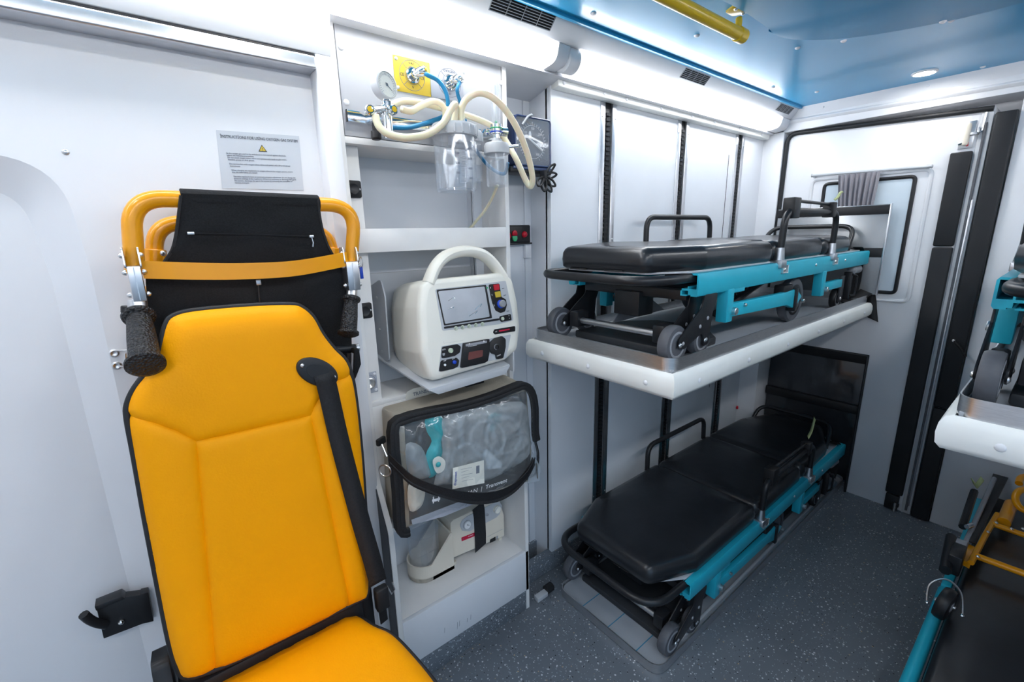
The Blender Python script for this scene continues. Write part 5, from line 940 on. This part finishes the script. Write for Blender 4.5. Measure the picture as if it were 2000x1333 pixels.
part('zip_pull', m_steel, bag, g_tube([b3(1047, 905, .01), b3(1050, 935, .012)], .002, 6)); part('corner_flap', m_poly, bag, g_prism([b3(*p, .0) for p in ((1038, 880), (1056, 915), (1052, 940), (1030, 945))], BN*.002))

# ================================================================== SUCTION UNIT
su_ = thing('suction_unit', 'ivory electric suction unit with gauge strapped on the cabinet deck', 'suction unit', (.76, 1.30, .264))
UN = Vector((0, -1, .12)).normalized(); UP = Vector((0, 1.240, .27))
def u3(x, y, h=0): return on(x, y, UP+UN*h, UN)
def uz(u, v, h=0): return u3(790+u*.12757, 950+v*.12757, h)
prof = fillet([u3(*p) for p in ((881, 1092), (880, 1022), (886, 1016), (925, 998), (962, 974), (976, 978), (984, 1007), (985, 1047))], [.004, .004, .008, 0, .012, .015, .02, .004], 4, True)
bs_ = part('body', m_ivory, su_, g_prism(prof, (0, .11, .0), .008, 3)); zb = .2645
cx0, cy0, cr = u3(838, 1085).x, 1.292, .062
cup = [Vector((cx0+cr*math.cos(a), cy0+cr*math.sin(a), 0)) for a in [pi/2+pi*k/14 for k in range(15)]]+[Vector((u3(881, 1092).x+.004, cy0-cr, 0)), Vector((u3(881, 1092).x+.004, cy0+cr, 0))]
hz = lambda p: .330+max(0, (p.x-cx0))*1.0
part('jar_cradle', m_ivory, su_, g_sweep(None, [[Vector((p.x, p.y, zb+.004)) for p in cup+cup[:1]], [Vector((p.x, p.y, hz(p))) for p in cup+cup[:1]], [Vector((cx0+(p.x-cx0)*.92, cy0+(p.y-cy0)*.92, hz(p))) for p in cup+cup[:1]], [Vector((cx0+(p.x-cx0)*.92, cy0+(p.y-cy0)*.92, zb+.02)) for p in cup+cup[:1]]]), g_prism([Vector((p.x, p.y, zb+.004)) for p in cup], (0, 0, .014)))
part('jar', m_clear, su_, g_lathe([(.02, 0), (.045, .002), (.053, .012), (.055, .15), (.0535, .15), (.0515, .014), (.02, .004)], (cx0+.002, cy0, zb+.022), (0, 0, 1), 36)); part('jar_lid', m_clear, su_, g_lathe([(.057, 0), (.057, .014), (.05, .02), (.004, .021)], (cx0+.002, cy0, zb+.172), (0, 0, 1), 32)); part('jar_float', m_clear, su_, g_lathe([(.012, 0), (.012, .05), (.008, .055)], (cx0, cy0, zb+.03), (0, 0, 1), 16))
parts('foot', m_ivory, su_, *[g_cyl(Vector((p.x, y, zb-.0003)), Vector((p.x, y, zb+.014)), .009, 12) for p in (u3(890, 1095), u3(980, 1048)) for y in (1.255, 1.335)])
gpn = part('gauge_panel', m_ltgrey, su_, g_prism(fillet([uz(u, v, .0005) for u, v in ((880, 520), (960, 460), (1380, 250), (1450, 240), (1490, 300), (1450, 430), (1400, 480), (990, 690), (880, 680), (845, 600))], .006, 4, True), UN*.0025, .0005))
gq = uz(955, 590, .003); g8 = part('gauge', m_ltgrey, su_, g_lathe([(.0170, 0), (.0170, .006), (.0145, .008), (.0140, .006)], gq, UN, 28)); part('dial', m_whiteink, g8, g_cyl(gq+UN*.005, gq+UN*.0065, .0142, 24)); part('needle', m_ink, g8, g_tube([gq+UN*.0072+Vector((-.003, 0, .003)), gq+UN*.0072+Vector((.008, 0, -.004))], [.0012, .0004], 5)); part('knob', m_cream, su_, g_lathe([(.0150, 0), (.0150, .010), (.0125, .013)], uz(1405, 350, .003), UN, 26)); part('knob_grip', m_ltgrey, su_, g_tube([uz(1380, 400, .0165), uz(1440, 310, .0165)], .0012, 6)); part('switch', m_greypl, su_, g_cyl(uz(1268, 440, .002), uz(1268, 440, .006), .0055, 16))
rd = part('logo_label', m_redink, su_, g_prism([uz(*p, .0004) for p in ((870, 790), (1100, 700), (1100, 755), (876, 846))], UN*.0006)); text('diaomed', .0062, uz(1010, 760, .0012), uz(1100, 722)-uz(870, 815), (0, 0, 1), m_whiteink, rd, shear=.2); part('logo_mark', m_inkgrey, rd, g_cyl(uz(898, 806, .0008), uz(898, 806, .0014), .0022, 8))
part('power_inlet', m_blackp, su_, g_prism([uz(*p, .0003) for p in ((1310, 820), (1390, 775), (1390, 830), (1305, 870))], UN*.002)); part('power_key', m_greypl, su_, g_prism([uz(*p, .0003) for p in ((1405, 770), (1425, 760), (1425, 800), (1405, 810))], UN*.003)); part('seam', m_greypl, su_, g_tube([uz(1270, 780, .0004), uz(1510, 655, .0004)], .0006, 4))
stp = [uz(1100, 320, -.03), uz(1125, 300, .004), uz(1145, 420, .005), uz(1155, 600, .005), uz(1165, 800, .005), uz(1165, 950, .006)]
part('strap', m_web, su_, g_ribbon([stp[0]+Vector((0, .04, 0))]+stp, (.050, 0, .016), .002), angle=60)

# ================================================================== LOWER RIGHT: floor cot and stair chair lying on it
ct = thing('floor_cot', 'low cot with teal tube and black mattress at the bottom right corner', 'cot', (1.6, -.15, 0))
part('side_tube', m_teal, ct, g_tube([(1.0, .098, .236), (1.92, .098, .236)], .017, 14)); part('side_tube', m_teal, ct, g_tube([(1.0, -.40, .236), (2.7, -.40, .236)], .017, 14)); part('side_tube', m_teal, ct, g_box(1.92, 2.70, .085, .110, .22, .26, .003))
part('mattress', m_vinyl, ct, g_box(1.02, 2.72, -.385, .074, .20, .285, .02, 4)); part('bed_board', m_darkdeck, ct, g_box(1.02, 2.72, -.39, .08, .19, .20, .002))
for x in (1.15, 2.55):
    for y in (-.36, .05): part('leg', m_blackm, ct, g_box(x-.015, x+.015, y-.012, y+.012, .0, .195, .003))
yc_ = thing('stair_chair', 'yellow framed stair chair lying on the cot at the right edge', 'evacuation chair', (2.0, .0, .29)); Z = lambda x, y, z=.33: at(x, y, 'z', z)
part('side_channel', m_yelpaint, yc_, g_prism([Z(x, y, .31) for x, y in ((1868, 1098), (1893, 1112), (1903, 1078), (1880, 1066))], (0, 0, .018), .001)); part('side_bar', m_yelpaint, yc_, g_tube([Z(1896, 1100), Z(1922, 1050), Z(1948, 1005)], .009, 8)); part('cross_bar', m_yelpaint, yc_, g_tube([Z(1905, 1086), Z(2030, 1132)], .011, 10)); part('cross_bar', m_yelpaint, yc_, g_tube([Z(1938, 1024), Z(2030, 1056)], .010, 10))
part('side_bar', m_yelpaint, yc_, g_tube([Z(2030, 1132), Z(2050, 1010)], .010, 8)); part('arm_hoop', m_yelpaint, yc_, g_tube(spline([Z(2010, 955, .40), Z(1990, 960, .40), Z(1983, 975, .38), Z(1992, 992, .36), Z(2012, 1002, .35)], 5), .012, 10)); part('arm_hoop', m_yelpaint, yc_, g_tube(spline([Z(2010, 930, .42), Z(1994, 934, .42), Z(1990, 945, .41)], 5), .012, 10)); part('roller', m_yelpaint, yc_, g_cyl(Z(1960, 1022, .33), Z(1975, 985, .33), .02, 14))
for a, b in ((1946, 1022), (1930, 1040), (1976, 1034), (1910, 1088), (1998, 1034)): part('bolt', m_steel, yc_, g_dome(Z(a, b, .342), (0, -.3, 1), .006, .005, 8))
wc = Vector((1.70, .080, .335)); cw = part('castor', m_blackp, yc_, g_lathe([(.034, -.016), (.046, -.014), (.050, -.006), (.050, .006), (.046, .014), (.034, .016)], wc, (.15, 1, .1), 26)); part('castor_hub', m_greypl, cw, g_lathe([(.008, -.018), (.035, -.012), (.035, .012), (.008, .018)], wc, (.15, 1, .1), 18)); part('wire_guard', m_steel, yc_, g_tube(spline([wc+Vector(p) for p in ((-.02, .036, -.01), (.01, .040, .035), (.03, .01, .062), (.02, -.025, .045), (-.02, -.04, .0))], 6), .003, 6)); parts('guard_end', m_chrome, yc_, g_dome(wc+Vector((-.02, .036, -.01)), (-.5, .5, .5), .006, .005, 8), g_dome(wc+Vector((-.02, -.04, .0)), (-.5, -.5, .5), .006, .005, 8)); part('castor_axle', m_steel, yc_, g_cyl(wc+Vector((0, -.024, 0)), wc+Vector((0, .024, 0)), .006, 10))
part('folded_leg', m_blackm, yc_, g_tube([Z(1846, 1115, .33), Z(1858, 1050, .34)], .016, 10)); part('hinge_block', m_blackm, yc_, g_box(1.93, 2.03, .075, .110, .30, .37, .004)); part('hinge_cap', m_greypl, yc_, g_box(2.03, 2.06, .078, .106, .34, .372, .003)); part('slide_rail', m_greypl, yc_, g_tube([Z(1882, 1070, .33), Z(1942, 935, .38)], .008, 8)); part('seat_board', m_blackp, yc_, g_prism([Z(x, y, .335) for x, y in ((1892, 1060), (1905, 1064), (1972, 930), (1940, 925))], (0, 0, .006), .001)); part('black_tube', m_blackm, yc_, g_tube([Z(1880, 1030, .35), Z(1903, 960, .40)], .012, 8)); part('chrome_catch', m_chrome, yc_, g_cyl(Z(1888, 1030, .365), Z(1898, 1026, .365), .009, 10))
rag('pale green fabric tie on the folded chair at the right edge', Z(1905, 950, .42), m_greenyel, [(-.02, .01, .03), (0, 0, .0), (.02, -.004, .0), (.05, -.012, .02)])
